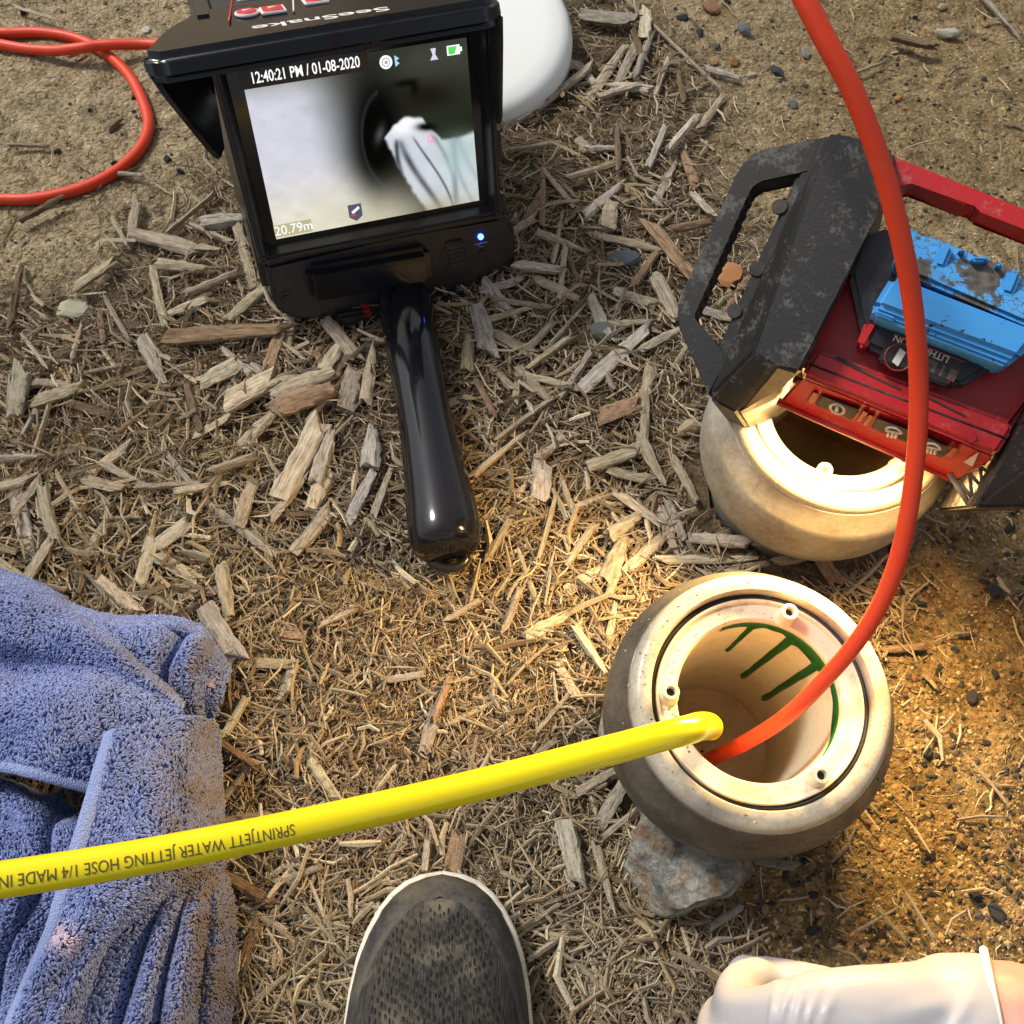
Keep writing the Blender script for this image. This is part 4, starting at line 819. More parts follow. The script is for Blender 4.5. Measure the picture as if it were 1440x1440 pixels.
for k, (bx, ico) in enumerate(((660, 'power'), (862, 'flood'), (1003, 'spot'))):
    by = 1060 + (bx - 660) * .408; ww = 74 if k < 2 else 58
    bt = strip_box('button', [(bx - ww + 14, by - 42), (bx + ww + 12, by + 12), (bx + ww - 20, by + 46), (bx - ww - 6, by - 8)], .0022, MAT['groove'], lamp)
    for sg in (-1, 1):
        cx_ = bx + sg * (ww + 16) + 4; cy_ = by + sg * (ww + 12) * .40
        strip_box('button_recess', [(cx_ - 2, cy_ - 22), (cx_ + 22, cy_ - 12), (cx_ - 2, cy_ + 24), (cx_ - 26, cy_ + 14)], .0016, redd, lamp)
    ix, iy = bx + 2, by + 8
    def ip(dx, dy): a, b, c = on_strip(ix + dx, iy + dy); return LM.w(a, b, c + .0028)
    if ico == 'power':
        tube('button_symbol', [ip(25 * math.cos(q), 17 * math.sin(q) + 6 * math.cos(q)) for q in np.linspace(0, 2 * math.pi, 25)], .0009, MAT['print'], bt, 6); tube('button_symbol', [ip(0, -9), ip(-3, 9)], .0011, MAT['print'], bt, 6)
    else:
        tube('button_symbol', [ip(27 * math.cos(q), -16 * math.sin(q) + 6 * math.cos(q)) for q in np.linspace(0, math.pi, 16)] + [ip(27, 7)], .0009, MAT['print'], bt, 6)
        tube('button_symbol', [ip(-27, -6), ip(27, 7)], .0009, MAT['print'], bt, 6)
        for dx in (-16, -2, 12): tube('button_symbol', [ip(dx, 4 + dx * .2), ip(dx - 5, 20 + dx * .2)], .0009, MAT['print'], bt, 6)
strip_box('hot_mark', [(1120, 1258), (1175, 1222), (1152, 1275)], .0006, MAT['print'], lamp, .0002)
# red top bar
prism('top_bar', LM, lq([(862, 150), (1700, 490), (1690, 560), (1180, 350), (1168, 352), (1160, 326), (1140, 322), (1128, 330), (932, 246), (905, 250), (862, 278)], .012), -.012, .012, MAT['red'], lamp, .0025, 2)
# blue battery clipped in the lamp
bat = thing('battery_pack', tuple(ORG[lamp.name] + np.array([.03, .02, .1])), 'sky blue painted battery pack with flaking top, clipped into the red lamp', 'battery')
prism('base_block', LM, lq([(738, 470), (850, 430), (1330, 640), (1260, 905), (1090, 1002), (755, 855), (700, 600)], .004), -.02, .018, MAT['black'], bat, .003, 2)
prism('release_latch', LM, lq([(765, 745), (822, 750), (765, 850), (730, 835)], .02), .0, .02, MAT['red'], bat, .002, 2)
lb_ = prism('label_plate', LM, lq([(808, 892), (868, 782), (1135, 890), (1062, 986)], .021), .01, .0205, MAT['label'], bat, .001, 2)
Q4 = lq([(868, 795), (1128, 898), (1060, 975)], .021)
tube('label_line', [LM.w(*q, .0206) for q in Q4], .0006, MAT['label_red'], lb_, 6)
q = lq([(885, 880)], .021)[0]; tube('label_icon', [LM.w(q[0] + .007 * math.cos(k), q[1] + .007 * math.sin(k), .0207) for k in np.linspace(0, 2 * math.pi, 25)], .0005, MAT['label_red'], lb_, 6)
prism('label_icon', LM, [(q[0] - .0016, q[1] - .0045), (q[0] + .0022, q[1] - .0035), (q[0] + .0016, q[1] + .0045), (q[0] - .0022, q[1] + .0035)], .02, .0212, MAT['print'], lb_)
q = lq([(965, 848)], .021)[0]; text_on('label_text', 'LITHIUM-ION', LM, q[0], q[1], .0209, .0050, MAT['print'], lb_, rot=math.pi, flipb=-1, bold=True)
for i in range(4):
    q = lq([(985 + i * 28, 905 + i * 12)], .021)[0]; prism('charge_bar', LM, [(q[0] - .0035, q[1] - .003), (q[0] + .0035, q[1] - .003), (q[0] + .0035, q[1] + .003), (q[0] - .0035, q[1] + .003)], .02, .0210, M('charge_bar', (.09, .08, .07), .5), lb_)
prism('blue_band', LM, lq([(792, 690), (862, 576), (1400, 785), (1320, 888)], .046), .010, .044, MAT['blue'], bat, .003, 3)
prism('blue_ledge', LM, lq([(786, 700), (800, 680), (1330, 872), (1276, 914), (790, 726)], .040), .008, .039, MAT['blue'], bat, .002, 2)
bp = lq([(838, 722)], .041)[0]; prism('ledge_button', LM, lq([(800, 704), (876, 730), (868, 750), (796, 722)], .040), .036, .0405, MAT['blue'], bat, .001, 2)
prism('top_shell', LM, lq([(864, 560), (880, 470), (915, 368), (1345, 545), (1480, 610), (1425, 800)], .042), .0, [.044, .038, .026, .026, .026, .044], MAT['flake'], bat, .003, 2)
for x, y, wx, wy in ((1045, 512, 30, 52), (1290, 608, 32, 52), (1115, 494, 14, 12), (1250, 545, 13, 14), (1180, 525, 38, 10)):
    prism('clip', LM, lq([(x - wx * .6 + wy * .25, y - wy), (x + wx + wy * .25, y - wy * .75), (x + wx * .6 - wy * .25, y + wy), (x - wx - wy * .25, y + wy * .75)], .036), .02, .037, MAT['blue'], bat, .002, 2)
# lattice guard and LED panel under the strip
MAT['guard'] = dirty('tan_guard', (.30, .25, .18), (.16, .12, .08), .6)  # tan bars with darker mottling
g1 = [(1068, 1300), (1138, 1412), (1345, 1215)]; gq = [LM.w(*lq([p], -.02)[0], -.02) for p in g1]
gd_ = tube('lamp_guard', [gq[0], gq[0] * .5 + gq[1] * .5, gq[1]], .0016, MAT['guard'], lamp, 8); tube('guard_bar', [gq[1], gq[1] * .5 + gq[2] * .5, gq[2]], .0024, MAT['guard'], gd_, 8)
z1 = [(1100, 1325), (1150, 1392), (1140, 1300), (1185, 1350), (1180, 1278), (1232, 1312), (1225, 1250), (1278, 1272), (1262, 1232)]
for i in range(len(z1) - 1): tube('guard_bar', [LM.w(*lq([z1[k]], -.02)[0], -.02) for k in (i, i + 1)], .0011, MAT['guard'], gd_, 6)
A, B = lq([(520, 1010)], -.03)[0], lq([(1080, 1255)], -.03)[0]
q0 = LM.w(A[0], A[1] - .004, -.050); q1 = LM.w(B[0], B[1] - .004, -.050); dn = np.array([-.55, -.75, -.60]); ax = q1 - q0; sd_ = np.cross(ax, dn); sd_ /= np.linalg.norm(sd_)
LEDV = [q0 - sd_ * .009, q1 - sd_ * .009, q1 + sd_ * .009, q0 + sd_ * .009]
led = mesh('led_panel', LEDV, [(0, 1, 2, 3)], emit('led_glow', (1.0, .65, .24), 620), lamp, False)
bm = bmesh.new(); bm.from_mesh(led.data); bm.faces.ensure_lookup_table()
if bm.faces[0].normal.dot(Vector(dn)) < 0: bmesh.ops.reverse_faces(bm, faces=bm.faces)
bm.to_mesh(led.data); bm.free()
prism('led_housing', Frame((q0 + q1) / 2, ax / np.linalg.norm(ax), sd_, -dn / np.linalg.norm(dn)), [(-.085, -.011), (.085, -.011), (.085, .011), (-.085, .011)], .0015, .006, MAT['black'], lamp, .001, 2)

# ------------------------------------------------------------------ blue towel
def patch(ctrl, nu, nv, folds=None):
    """ctrl rows of (px,py,h) -> smooth surface, grid of points (nv,nu,3)"""
    W = np.array([[np.append(np.array(q[:2], float), q[2]) for q in row] for row in ctrl])
    rows = np.array([spline(r, 12) for r in W]); cols = np.array([spline(rows[:, k], 12) for k in range(rows.shape[1])]).transpose(1, 0, 2)
    def rs(Aa, n, ax):
        t = np.linspace(0, Aa.shape[ax] - 1, n); i = np.clip(t.astype(int), 0, Aa.shape[ax] - 2); fr = t - i
        sh = [1] * Aa.ndim; sh[ax] = n; return np.take(Aa, i, ax) * (1 - fr.reshape(sh)) + np.take(Aa, i + 1, ax) * fr.reshape(sh)
    G = rs(rs(cols, nv, 0), nu, 1)
    uu, vv = np.meshgrid(np.linspace(0, 1, nu), np.linspace(0, 1, nv))
    h = G[..., 2] + (folds(uu, vv) if folds is not None else 0) + .005 * (fbm(G[..., 0] / 60, G[..., 1] / 60, 3) - .44)
    r = RT * ((G[..., 0:1] - 720) / F) - UP * ((G[..., 1:2] - 720) / F) + FW
    return CC + r * ((G[..., 2:3] - CAM_H) / r[..., 2:3]) + np.stack([0 * h, 0 * h, h - G[..., 2]], -1)
def rowh(pts, hs): return [(x, y, h) for (x, y), h in zip(pts, hs)]
gz = lambda x, c, s: np.exp(-((x - c) / s) ** 2)
TP = []
TP.append(patch([rowh([(60, 838), (120, 860), (190, 867), (262, 876), (303, 903), (325, 945)], (.012, .012, .012, .010, .006, .002)),
    rowh([(70, 862), (130, 880), (195, 890), (256, 903), (294, 924), (322, 957)], (.042, .046, .048, .044, .030, .010)),
    rowh([(90, 900), (150, 920), (200, 935), (245, 950), (282, 962), (314, 978)], (.044, .048, .046, .040, .028, .012)),
    rowh([(120, 950), (180, 985), (230, 1005), (262, 1010), (288, 1010), (305, 1012)], (.02, .02, .02, .015, .008, .002))], 60, 50,
    lambda u_, v_: -.016 * gz(u_, .60 - .10 * v_, .05) * (v_ > .2) + .008 * gz(u_, .72, .05) + .004 * np.sin(u_ * 14)))
TP.append(patch([rowh([(-160, 770), (0, 803), (60, 826), (112, 860), (160, 893), (215, 948), (256, 990)], (.015, .015, .015, .018, .03, .035, .04)),
    rowh([(-160, 815), (0, 835), (60, 855), (112, 885), (158, 915), (208, 960), (254, 997)], (.062, .064, .064, .066, .066, .060, .062)),
    rowh([(-160, 880), (0, 890), (55, 902), (108, 922), (155, 940), (205, 972), (256, 1003)], (.070, .070, .068, .064, .060, .058, .068)),
    rowh([(-160, 930), (0, 938), (50, 940), (100, 945), (150, 955), (203, 982), (262, 1012)], (.050, .052, .052, .056, .062, .066, .070)),
    rowh([(-160, 985), (0, 985), (50, 985), (100, 985), (150, 990), (205, 1010), (262, 1030)], (.078, .080, .080, .080, .078, .074, .066)),
    rowh([(-160, 1040), (0, 1042), (50, 1045), (95, 1050), (150, 1060), (205, 1070), (250, 1080)], (.076, .078, .078, .078, .072, .06, .05)),
    rowh([(-160, 1072), (0, 1085), (45, 1095), (90, 1104), (140, 1114), (195, 1125), (240, 1135)], (.066, .066, .068, .070, .066, .05, .04))], 110, 110,
    lambda u_, v_: .006 * np.sin(u_ * 9 + v_ * 5) * v_))
TP.append(patch([rowh([(-160, 1075), (0, 1092), (60, 1105), (140, 1118), (210, 1130)], (.0, .0, .0, .0, .0)),
    rowh([(-160, 1100), (0, 1112), (50, 1132), (105, 1150), (190, 1165)], (.030, .030, .034, .03, .02)),
    rowh([(-160, 1150), (0, 1165), (50, 1180), (100, 1190), (170, 1195)], (.052, .052, .050, .045, .03)),
    rowh([(-160, 1260), (0, 1265), (40, 1275), (80, 1280), (140, 1290)], (.050, .048, .045, .040, .03)),
    rowh([(-180, 1400), (-60, 1400), (0, 1400), (40, 1400), (100, 1400)], (.045, .045, .040, .034, .03)),
    rowh([(-200, 1580), (-80, 1580), (-10, 1580), (40, 1580), (90, 1580)], (.02, .03, .03, .03, .03))], 80, 90,
    lambda u_, v_: .007 * np.sin(v_ * 16 - u_ * 6) - .014 * gz(u_ + .35 * v_, .72, .06)))
TP.append(patch([rowh([(192, 1272), (226, 1260), (262, 1246), (292, 1236), (316, 1230)], (.050, .052, .048, .036, .008)),
    rowh([(150, 1330), (196, 1322), (242, 1312), (288, 1300), (330, 1292)], (.055, .056, .052, .042, .006)),
    rowh([(112, 1410), (168, 1406), (222, 1402), (278, 1396), (328, 1390)], (.055, .055, .050, .040, .005)),
    rowh([(85, 1500), (145, 1500), (212, 1500), (272, 1500), (318, 1500)], (.05, .05, .045, .036, .003)),
    rowh([(70, 1600), (135, 1600), (205, 1600), (265, 1600), (310, 1600)], (.03, .03, .03, .02, .0))], 110, 90,
    lambda u_, v_: np.minimum(1, v_ * 4) * (-.020 * gz(u_, .30 - .04 * v_, .05) - .018 * gz(u_, .52 - .03 * v_, .045) - .022 * gz(u_, .74, .05) + .006 * gz(u_, .42, .05) + .006 * gz(u_, .64, .05)) * (1 - .3 * v_)))
flapc = [rowh([(150, 1032), (190, 1022), (230, 1010), (270, 1008), (304, 1018)], (.084, .086, .082, .066, .018)),
    rowh([(125, 1118), (170, 1108), (215, 1098), (264, 1092), (308, 1095)], (.084, .088, .084, .064, .008)),
    rowh([(97, 1208), (150, 1198), (205, 1192), (262, 1184), (313, 1172)], (.082, .086, .080, .062, .008)),
    rowh([(66, 1298), (108, 1290), (150, 1280), (195, 1262), (305, 1232)], (.078, .084, .082, .076, .010)),
    rowh([(36, 1372), (66, 1368), (96, 1358), (124, 1346), (165, 1310)], (.074, .080, .080, .076, .058)),
    rowh([(8, 1448), (34, 1446), (60, 1442), (86, 1436), (116, 1420)], (.070, .076, .076, .070, .055)),
    rowh([(-24, 1560), (4, 1558), (34, 1555), (64, 1550), (98, 1540)], (.05, .055, .055, .05, .04))]
TP.append(patch(flapc, 90, 140, lambda u_, v_: .003 * np.sin(u_ * 10 + v_ * 8)))
tow_o = P(150, 1150, 0); towel = thing('towel', tuple(tow_o), 'crumpled blue terry towel with dusty edge at the lower left', 'towel')
MAT['cloth'] = M('towel_weave', (.11, .15, .36), .95, spec=.1)
m = MAT['cloth']; v = coords(m); nn1 = noise(m, v, 700, 2, .5); bump(m, nn1, .4, .001); m.node_tree.nodes['Principled BSDF'].inputs['Sheen Weight'].default_value = .2
AV, AQ, off = [], [], 0
NR = []
for G in TP:
    a, b = G.shape[:2]; AV.append(G.reshape(-1, 3)); idx = (np.arange(a - 1)[:, None] * b + np.arange(b - 1)[None]).ravel()
    AQ.append(np.stack([idx, idx + b, idx + b + 1, idx + 1], 1) + off); off += a * b
    du = np.gradient(G, axis=1); dv = np.gradient(G, axis=0); nr = np.cross(dv, du); nr /= np.linalg.norm(nr, axis=-1)[..., None] + 1e-12; NR.append(nr)
cloth = fast('cloth', np.concatenate(AV), np.concatenate(AQ), MAT['cloth'], towel)
sm_ = cloth.modifiers.new('thick', 'SOLIDIFY'); sm_.thickness = .003; sm_.offset = -1
# terry loops
r = np.random.default_rng(21); LV, LC = [], []
for pi, (G, nr) in enumerate(zip(TP, NR)):
    a, b = G.shape[:2]; e1 = G[1:, :-1] - G[:-1, :-1]; e2 = G[:-1, 1:] - G[:-1, :-1]; area = np.linalg.norm(np.cross(e1, e2), axis=-1).ravel()
    n = int(area.sum() / 1.45e-6); pk = r.choice(len(area), n, p=area / area.sum()); i, j = pk // (b - 1), pk % (b - 1); fu, fv = r.random(n), r.random(n)
    w4 = lambda Aa: Aa[i, j] * ((1 - fv) * (1 - fu))[:, None] + Aa[i + 1, j] * (fv * (1 - fu))[:, None] + Aa[i, j + 1] * ((1 - fv) * fu)[:, None] + Aa[i + 1, j + 1] * (fv * fu)[:, None]
    p0 = w4(G); nn = w4(nr); U, Vv = (j + fu) / (b - 1), (i + fv) / (a - 1)
    ok = np.ones(n, bool)
    if pi == 4: ok = U > .11
    if pi == 1: ok = Vv < .955
    fit = proj(p0); ok &= (fit[:, 0] > -90) & (fit[:, 1] < 1530)
    p0, nn, fit = p0[ok], nn[ok], fit[ok]; n = len(p0)
    ang = fbm(p0[:, 0] * 28, p0[:, 1] * 28, 2) * 16 + r.normal(0, .55, n)
    t1 = np.cross(nn, np.array([0, 1., .2])); t1 /= np.linalg.norm(t1, axis=1)[:, None]; t2 = np.cross(nn, t1)
    ld = t1 * np.cos(ang)[:, None] + t2 * np.sin(ang)[:, None]; sdv = np.cross(nn, ld)
    Lh = r.uniform(.0019, .0030, n)[:, None]; Wd = r.uniform(.00050, .00075, n)[:, None]
    pts_ = [p0, p0 + nn * Lh * .62 + ld * Lh * .12, p0 + nn * Lh * .86 + ld * Lh * .5, p0 + nn * Lh * .66 + ld * Lh * .95]
    ks = (.8, 1.0, 1.0, .55); ring_ = []
    tn = [nn, nn * .8 + ld * .6, nn * .2 + ld, ld - nn * .4]
    for q, k, tv in zip(pts_, ks, tn):
        o2 = np.cross(tv, sdv); o2 /= np.linalg.norm(o2, axis=1)[:, None]
        for sa, so in ((1, 0), (0, 1), (-1, 0), (0, -1)): ring_.append(q + sdv * Wd * k * sa + o2 * Wd * k * so)
    LV.append(np.stack(ring_, 1).reshape(-1, 3))
    base = np.array([(.165, .215, .45), (.195, .25, .49), (.14, .18, .40), (.235, .29, .53)])[r.integers(0, 4, n)] * r.uniform(.85, 1.15, n)[:, None]
    dirt = np.clip((fit[:, 0] - 200) / 110, 0, 1) * np.clip((fit[:, 1] - 960) / 160, 0, 1) * .75 + .45 * (fbm(fit[:, 0] / 40, fit[:, 1] / 40, 3) > .55) * np.clip((fit[:, 0] - 120) / 150, 0, 1)
    dirt = np.clip(dirt * (.45 + .9 * fbm(fit[:, 0] / 30 + 5, fit[:, 1] / 30, 3)), 0, .85)[:, None]
    base = base * (1 - dirt) + np.array([.17, .135, .12]) * dirt
    bl = np.exp(-(((fit[:, 0] - 88) / 20) ** 2 + ((fit[:, 1] - 1318) / 18) ** 2)) + .7 * np.exp(-(((fit[:, 0] - 294) / 8) ** 2 + ((fit[:, 1] - 961) / 7) ** 2)); bl = np.clip(bl, 0, 1)[:, None] * .85
    base = base * (1 - bl) + np.array([.72, .55, .62]) * bl
    LC.append(np.repeat(base, 16, 0))
LVa = np.concatenate(LV); nL = len(LVa) // 16; q = []
for s_ in range(3):
    for j in range(4): q.append((s_ * 4 + j, s_ * 4 + (j + 1) % 4, s_ * 4 + 4 + (j + 1) % 4, s_ * 4 + 4 + j))
q.append((12, 13, 14, 15)); LQ_ = (np.arange(nL)[:, None, None] * 16 + np.array(q)[None]).reshape(-1, 4)
MAT['loop'] = M('terry_loops', rough=.9, spec=.15); at = N(MAT['loop'], 'ShaderNodeVertexColor', layer_name='tone'); out(MAT['loop'], at.outputs[0], 'Base Color')
MAT['loop'].node_tree.nodes['Principled BSDF'].inputs['Sheen Weight'].default_value = .25
lo_ = fast('terry_loops', LVa, LQ_, MAT['loop'], towel, col=np.concatenate(LC)); lo_['kind'] = 'stuff'
# hems
mh = M('hem_weave', (.27, .33, .57), .9, spec=.1); vv_ = coords(mh); wn_ = N(mh, 'ShaderNodeTexVoronoi', Scale=900.0); LK(mh, vv_, wn_.inputs['Vector']); bump(mh, wn_.outputs['Distance'], .8, .0012)
def hem(name, A, Nn, wdir, width):
    n = len(A); prof = [(0, -.0025), (-.0012, .0005), (0, .0022), (.4, .0028), (.85, .0026), (1, .0004)]; V = []
    for k in range(n):
        for s_, z_ in prof: V.append(A[k] + wdir[k] * (s_ * width if s_ > 0 else s_) + Nn[k] * z_)
    w_ = len(prof); Fc = [(i * w_ + j, i * w_ + j + 1, (i + 1) * w_ + j + 1, (i + 1) * w_ + j) for i in range(n - 1) for j in range(w_ - 1)]
    return mesh(name, V, Fc, mh, towel)
G, nr = TP[4], NR[4]; wd = G[:, 8] - G[:, 0]; wd /= np.linalg.norm(wd, axis=1)[:, None]; hem('hem', G[:, 0], nr[:, 0], wd, .0100)
G, nr = TP[1], NR[1]; wd = G[-6] - G[-1]; wd /= np.linalg.norm(wd, axis=1)[:, None]; hem('hem', G[-1], nr[-1], wd, .0072)

# ------------------------------------------------------------------ shoe
toe = P(624, 1228, .018); shoe = thing('shoe', (toe[0], toe[1] - .12, 0), 'worn black mesh running shoe with white sole edge at the bottom of the picture', 'shoe')
S_ = np.array([0, .002, .006, .013, .022, .034, .050, .070, .095, .125, .16, .20, .24, .27, .288, .295])
HW = np.array([.002, .014, .024, .033, .040, .0465, .052, .0555, .0575, .056, .051, .044, .041, .040, .032, .012])
TOP = np.array([.030, .034, .039, .044, .049, .054, .059, .065, .073, .084, .098, .102, .098, .100, .098, .080])
s_f = np.concatenate([np.linspace(0, .03, 16)[:-1], np.linspace(.03, .295, 50)])
hwf, topf = np.interp(s_f, S_, HW), np.interp(s_f, S_, TOP)
cx0 = toe[0]
def upper_pt(k, ph, off=0.0):     # ph 0 right .. pi left
    hw, tp = hwf[k] - .0028 + off, topf[k] + off; hw = max(hw, .001)
    return (cx0 + hw * np.sign(math.cos(ph)) * abs(math.cos(ph)) ** .75, toe[1] - .004 - s_f[k] + (off if k < 12 else 0), .022 + (tp - .022) * math.sin(ph) ** .8)
nph = 33; ph = np.linspace(0, math.pi, nph); kk = [k for k in range(len(s_f)) if s_f[k] < .185 or True]
V = [upper_pt(k, q) for k in kk for q in ph]; Fc = []
for i in range(len(kk) - 1):
    for j in range(nph - 1):
        if s_f[i] > .17 and 9 < j < 22: continue
        Fc.append((i * nph + j, i * nph + j + 1, (i + 1) * nph + j + 1, (i + 1) * nph + j))
Fc.append(tuple(range(nph))[::-1])
def shoe_mat():
    m = M('shoe_mesh', rough=.85, spec=.2); v = coords(m); a1 = noise(m, v, 34, 5, .6); fine = noise(m, coords(m, 'Object', (1500, 90, 300)), 1, 3, .6)
    c = ramp(m, fine, [(.3, (.012, .012, .012)), (.7, (.075, .070, .058))]); mud_and_bright_floor = ramp(m, a1, [(.50, (0, 0, 0)), (.56, (.35, .35, .35)), (.68, (1, 1, 1))])
    out(m, mix(m, mud_and_bright_floor, c, (.16, .14, .105)), 'Base Color'); bump(m, fine, .6, .001); return m
MAT['shoe'] = shoe_mat(); MAT['shoe_rim'] = dirty('shoe_overlay', (.024, .026, .028), (.14, .11, .07), .6, (.60, .95), 35, 400)
MAT['sole'] = dirty('sole_foam', (.66, .62, .52), (.30, .24, .16), .7, (.7, 1.0), 60, 400)
up_ = mesh('upper', V, Fc, MAT['shoe'], shoe); up_.modifiers.new('t', 'SOLIDIFY').thickness = .002
V = []; gk = [k for k in range(len(s_f)) if s_f[k] < .155]
for k in gk:
    arc = min(1.0, max(0.0, (s_f[k] - .016) / .075)) ** .5; cut = R(90) - R(62) * arc; dip = -.6 if s_f[k] > .016 else 1
    for sg in (0, 1):
        for q in np.linspace(0, cut, 9): V.append(upper_pt(k, q if sg == 0 else math.pi - q, .0011 * (1 if q < cut - .01 else dip)))
Fc = [(i * 18 + s_ * 9 + j, i * 18 + s_ * 9 + j + 1, (i + 1) * 18 + s_ * 9 + j + 1, (i + 1) * 18 + s_ * 9 + j) for i in range(len(gk) - 1) for s_ in (0, 1) for j in range(8)]
Fc = [f if (f[0] // 9) % 2 == 0 else f[::-1] for f in Fc]
mesh('toe_guard', V, Fc, MAT['shoe_rim'], shoe)
prof = [(.97, .0), (1.0, .006), (1.0, .022), (.985, .029), (.93, .031), (.80, .027)]; V = []; nq = 90
ol = [(cx0 + hwf[k], toe[1] - s_f[k]) for k in range(len(s_f))] + [(cx0 - hwf[k], toe[1] - s_f[k]) for k in range(len(s_f))][::-1]
for kx, z_ in prof:
    for x, y in ol: V.append((cx0 + (x - cx0) * kx, toe[1] - .14 + (y - toe[1] + .14) * (1 - (1 - kx) * .38), z_))
n = len(ol); Fc = [(i * n + j, i * n + (j + 1) % n, (i + 1) * n + (j + 1) % n, (i + 1) * n + j) for i in range(len(prof) - 1) for j in range(n)] + [tuple(range(n))[::-1], tuple((len(prof) - 1) * n + j for j in range(n))]
mesh('sole', V, Fc, MAT['sole'], shoe)
# dark quads laid on the knit, painting the shade inside its slits
V, Fc = [], []; r_ = random.Random(4)
from bisect import bisect
def up_xy(x, s):
    k = min(len(s_f) - 1, bisect(list(s_f), s)); hw = hwf[k] - .0045; cxr = min(.999, abs(x) / hw) ** (1 / .75)
    return np.array((cx0 + x, toe[1] - .004 - s, .022 + (topf[k] - .022) * max(0, 1 - cxr * cxr) ** .4 + .0006))
for ci in range(-13, 14):
    for ri in range(26):
        x = ci * .0028 + .0008 * (ri % 2); s = .020 + ri * .0056 + (ci % 2) * .0033 + abs(ci) * .0011
        k = min(len(s_f) - 1, bisect(list(s_f), s))
        if abs(x) > (hwf[k] - .004) * .80 - .004 or r_.random() < .12: continue
        L = r_.uniform(.0024, .0042); wv_ = r_.uniform(.0003, .0005); b0 = len(V); sh = -.00012 * (s - .02) / .001 * .05
        for dx, ds_ in ((-wv_, 0), (wv_, 0), (wv_ * .6, L), (-wv_ * .6, L)): V.append(up_xy(x + dx + sh, s + ds_))
        Fc.append((b0, b0 + 3, b0 + 2, b0 + 1))
sl = mesh('mesh_slits', V, Fc, M('slit_shadow', (.004, .004, .004), .9), shoe, False); sl['kind'] = 'stuff'

# ------------------------------------------------------------------ gloved hand at the lower right
hz = .47
def hpnt(px, py, dz=0.0): return ZP(px + (20 if px < 1290 else 20 * max(0, (1395 - px)) / 105), py + 36, hz) + FW * dz      # dz away from the viewer
person = thing('person', tuple(hpnt(1500, 1500) * np.array([1, 1, 0])), "person's forearm and hand in a pale disposable glove at the lower right corner", 'person')
def blob_mesh(chains, voxel, name, smooth_it=8):
    bm = bmesh.new()
    for ch in chains:
        ch = spline(np.array([np.append(p, r_) for p, r_ in ch]), 6)
        V, Fc = tube_geo(ch[:, :3], ch[:, 3], 16, True); vs = [bm.verts.new(q) for q in V]
        for f in Fc: bm.faces.new([vs[q] for q in f])
        for e in (0, -1):
            bmesh.ops.create_icosphere(bm, subdivisions=3, radius=ch[e, 3], matrix=Matrix.Translation(Vector(ch[e, :3])))
    bmesh.ops.recalc_face_normals(bm, faces=bm.faces)
    me = bpy.data.meshes.new('tmp'); bm.to_mesh(me); bm.free(); o = bpy.data.objects.new('tmp', me); COL.objects.link(o)
    rm = o.modifiers.new('r', 'REMESH'); rm.mode = 'VOXEL'; rm.voxel_size = voxel
    s_ = o.modifiers.new('s', 'SMOOTH'); s_.iterations = smooth_it; s_.factor = .5
    dg = bpy.context.evaluated_depsgraph_get(); out_ = bpy.data.meshes.new_from_object(o.evaluated_get(dg)); bpy.data.objects.remove(o); out_.name = name
    return out_
ch = []
# back of the hand: a fan of metacarpals from wrist to knuckles
kn = [(1095, 1398, .004), (1082, 1468, .000), (1092, 1536, .004), (1118, 1596, .010)]; wr = [(1395, 1420, .010), (1395, 1450, .006), (1395, 1485, .006), (1395, 1515, .010)]
for (kx, ky, kd), (wx, wy, wdz) in zip(kn, wr):
    ch.append([(hpnt(wx + 30, wy, wdz + .012), .026), (hpnt(wx - 60, wy - 4, wdz + .008), .024), (hpnt((wx + kx) / 2, (wy + ky) / 2 - 4, kd + .006), .0225), (hpnt(kx + 40, ky, kd + .002), .0195), (hpnt(kx, ky, kd + .004), .0150)])
fing = [((1095, 1398, .004), (1045, 1432, .030), (1062, 1440, .062), (1100, 1440, .075)), ((1082, 1468, .0), (1020, 1490, .028), (1035, 1500, .066), (1080, 1500, .080)),
        ((1092, 1536, .004), (1032, 1556, .032), (1046, 1560, .066), (1090, 1558, .080)), ((1118, 1596, .010), (1068, 1612, .034), (1078, 1616, .060), (1112, 1612, .072))]
for k, fg in enumerate(fing):
    rr = (.0128, .0132, .0125, .0110)[k]; ch.append([(hpnt(*fg[0]), rr * 1.15), (hpnt(*fg[1]), rr), (hpnt(*fg[2]), rr * .95), (hpnt(*fg[3]), rr * .85)])
ch.append([(hpnt(1330, 1470, .035), .020), (hpnt(1240, 1462, .058), .016), (hpnt(1160, 1462, .080), .0135), (hpnt(1095, 1470, .098), .0115)])   # thumb folded under the fingers
# loose cuff
ch.append([(hpnt(1280, 1448, .014), .030), (hpnt(1340, 1450, .016), .0375), (hpnt(1400, 1452, .018), .0385), (hpnt(1415, 1453, .018), .0382)])
gm = blob_mesh(ch, .0022, 'glove', 44)
V = np.array([q.co[:] for q in gm.vertices])
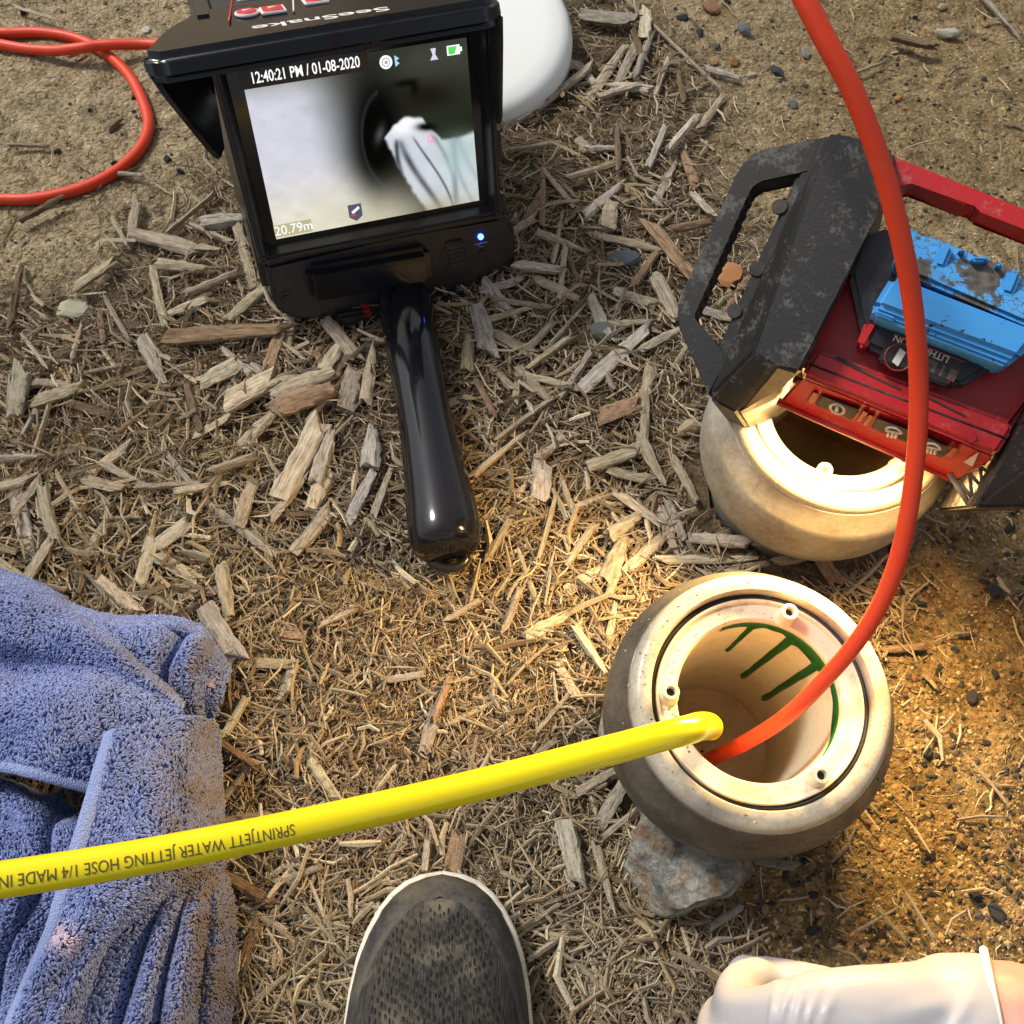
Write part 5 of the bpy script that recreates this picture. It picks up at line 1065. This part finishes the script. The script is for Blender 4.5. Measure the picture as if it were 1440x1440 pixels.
# wrinkles in the thin rubber near the knuckle and trimmed cuff
pq = proj(V); nrm = np.array([q.normal[:] for q in gm.vertices])
wr_ = np.zeros(len(V))
for x0, y0, ang_, wd_, am in ((1092, 1395, 78, 5, .0016), (1108, 1400, 72, 5, .0014), (1056, 1405, 85, 4, .0016), (1074, 1385, 70, 4, .001), (1126, 1405, 66, 6, .001), (1300, 1390, 15, 16, .0012), (1220, 1420, -10, 20, .0012), (1350, 1400, 60, 10, .0008)):
    y0 += 30; x0 += 30 * (x0 < 1200); am *= 1.5; ca, sa = math.cos(R(ang_)), -math.sin(R(ang_)); al = (pq[:, 0] - x0) * ca + (pq[:, 1] - y0) * sa; ac = -(pq[:, 0] - x0) * sa + (pq[:, 1] - y0) * ca
    wr_ += am * np.exp(-(ac / wd_) ** 2) * np.exp(-(al / 38) ** 2)
V += nrm * (wr_ + .0007 * (fbm(pq[:, 0] / 28, pq[:, 1] / 28, 2) - .4))[:, None]
gm.vertices.foreach_set('co', (V - ORG[person.name]).astype(np.float32).ravel()); gm.update()
mg = M('glove_rubber', (.42, .405, .415), .42, spec=.4); bq = mg.node_tree.nodes['Principled BSDF']; bq.inputs['Subsurface Weight'].default_value = .25; bq.inputs['Subsurface Radius'].default_value = (.01, .006, .005); bq.inputs['Subsurface Scale'].default_value = .3
ms = M('skin', (.50, .27, .20), .5, spec=.35); vk = coords(ms); nk = noise(ms, vk, 400, 4, .6); bump(ms, nk, .25, .0008); bq = ms.node_tree.nodes['Principled BSDF']; bq.inputs['Subsurface Weight'].default_value = .2; bq.inputs['Subsurface Scale'].default_value = .2
out(ms, ramp(ms, noise(ms, vk, 60, 4, .6), [(.3, (.36, .20, .165)), (.7, (.44, .255, .21))]), 'Base Color')
# rolled cuff bead
ce = hpnt(1434, 1453, .018); rv = ray(1404, 1470); rv /= np.linalg.norm(rv); ax = RT - rv * (RT @ rv); ax /= np.linalg.norm(ax); e1 = np.cross(ax, FW); e1 /= np.linalg.norm(e1); e2 = np.cross(ax, e1)
bm = bmesh.new(); bm.from_mesh(gm); pc = Vector(ce - ORG[person.name] + ax * .0005)
bmesh.ops.bisect_plane(bm, geom=list(bm.verts) + list(bm.edges) + list(bm.faces), plane_co=pc, plane_no=Vector(ax), clear_outer=True); bm.to_mesh(gm); bm.free()
gl = link('glove', gm, mg, person, True)
ql = np.linspace(0, 2 * math.pi, 49); bead = [ce + (e1 * math.cos(q) + e2 * math.sin(q)) * .0388 for q in ql]
tube('cuff_bead', bead, .0022, M('cuff_rubber', (.70, .72, .66), .4), gl, 10, False)
arm = [[(hpnt(1360, 1452, .018), .0290), (hpnt(1430, 1453, .016), .0362), (hpnt(1500, 1458, .006), .0365), (hpnt(1650, 1470, -.014), .040), (hpnt(1850, 1490, -.04), .046), (hpnt(2100, 1520, -.08), .050)]]
am_ = blob_mesh(arm, .003, 'forearm', 6); V = np.array([q.co[:] for q in am_.vertices]); am_.vertices.foreach_set('co', (V - ORG[person.name]).astype(np.float32).ravel()); am_.update()
link('forearm', am_, ms, person, True)
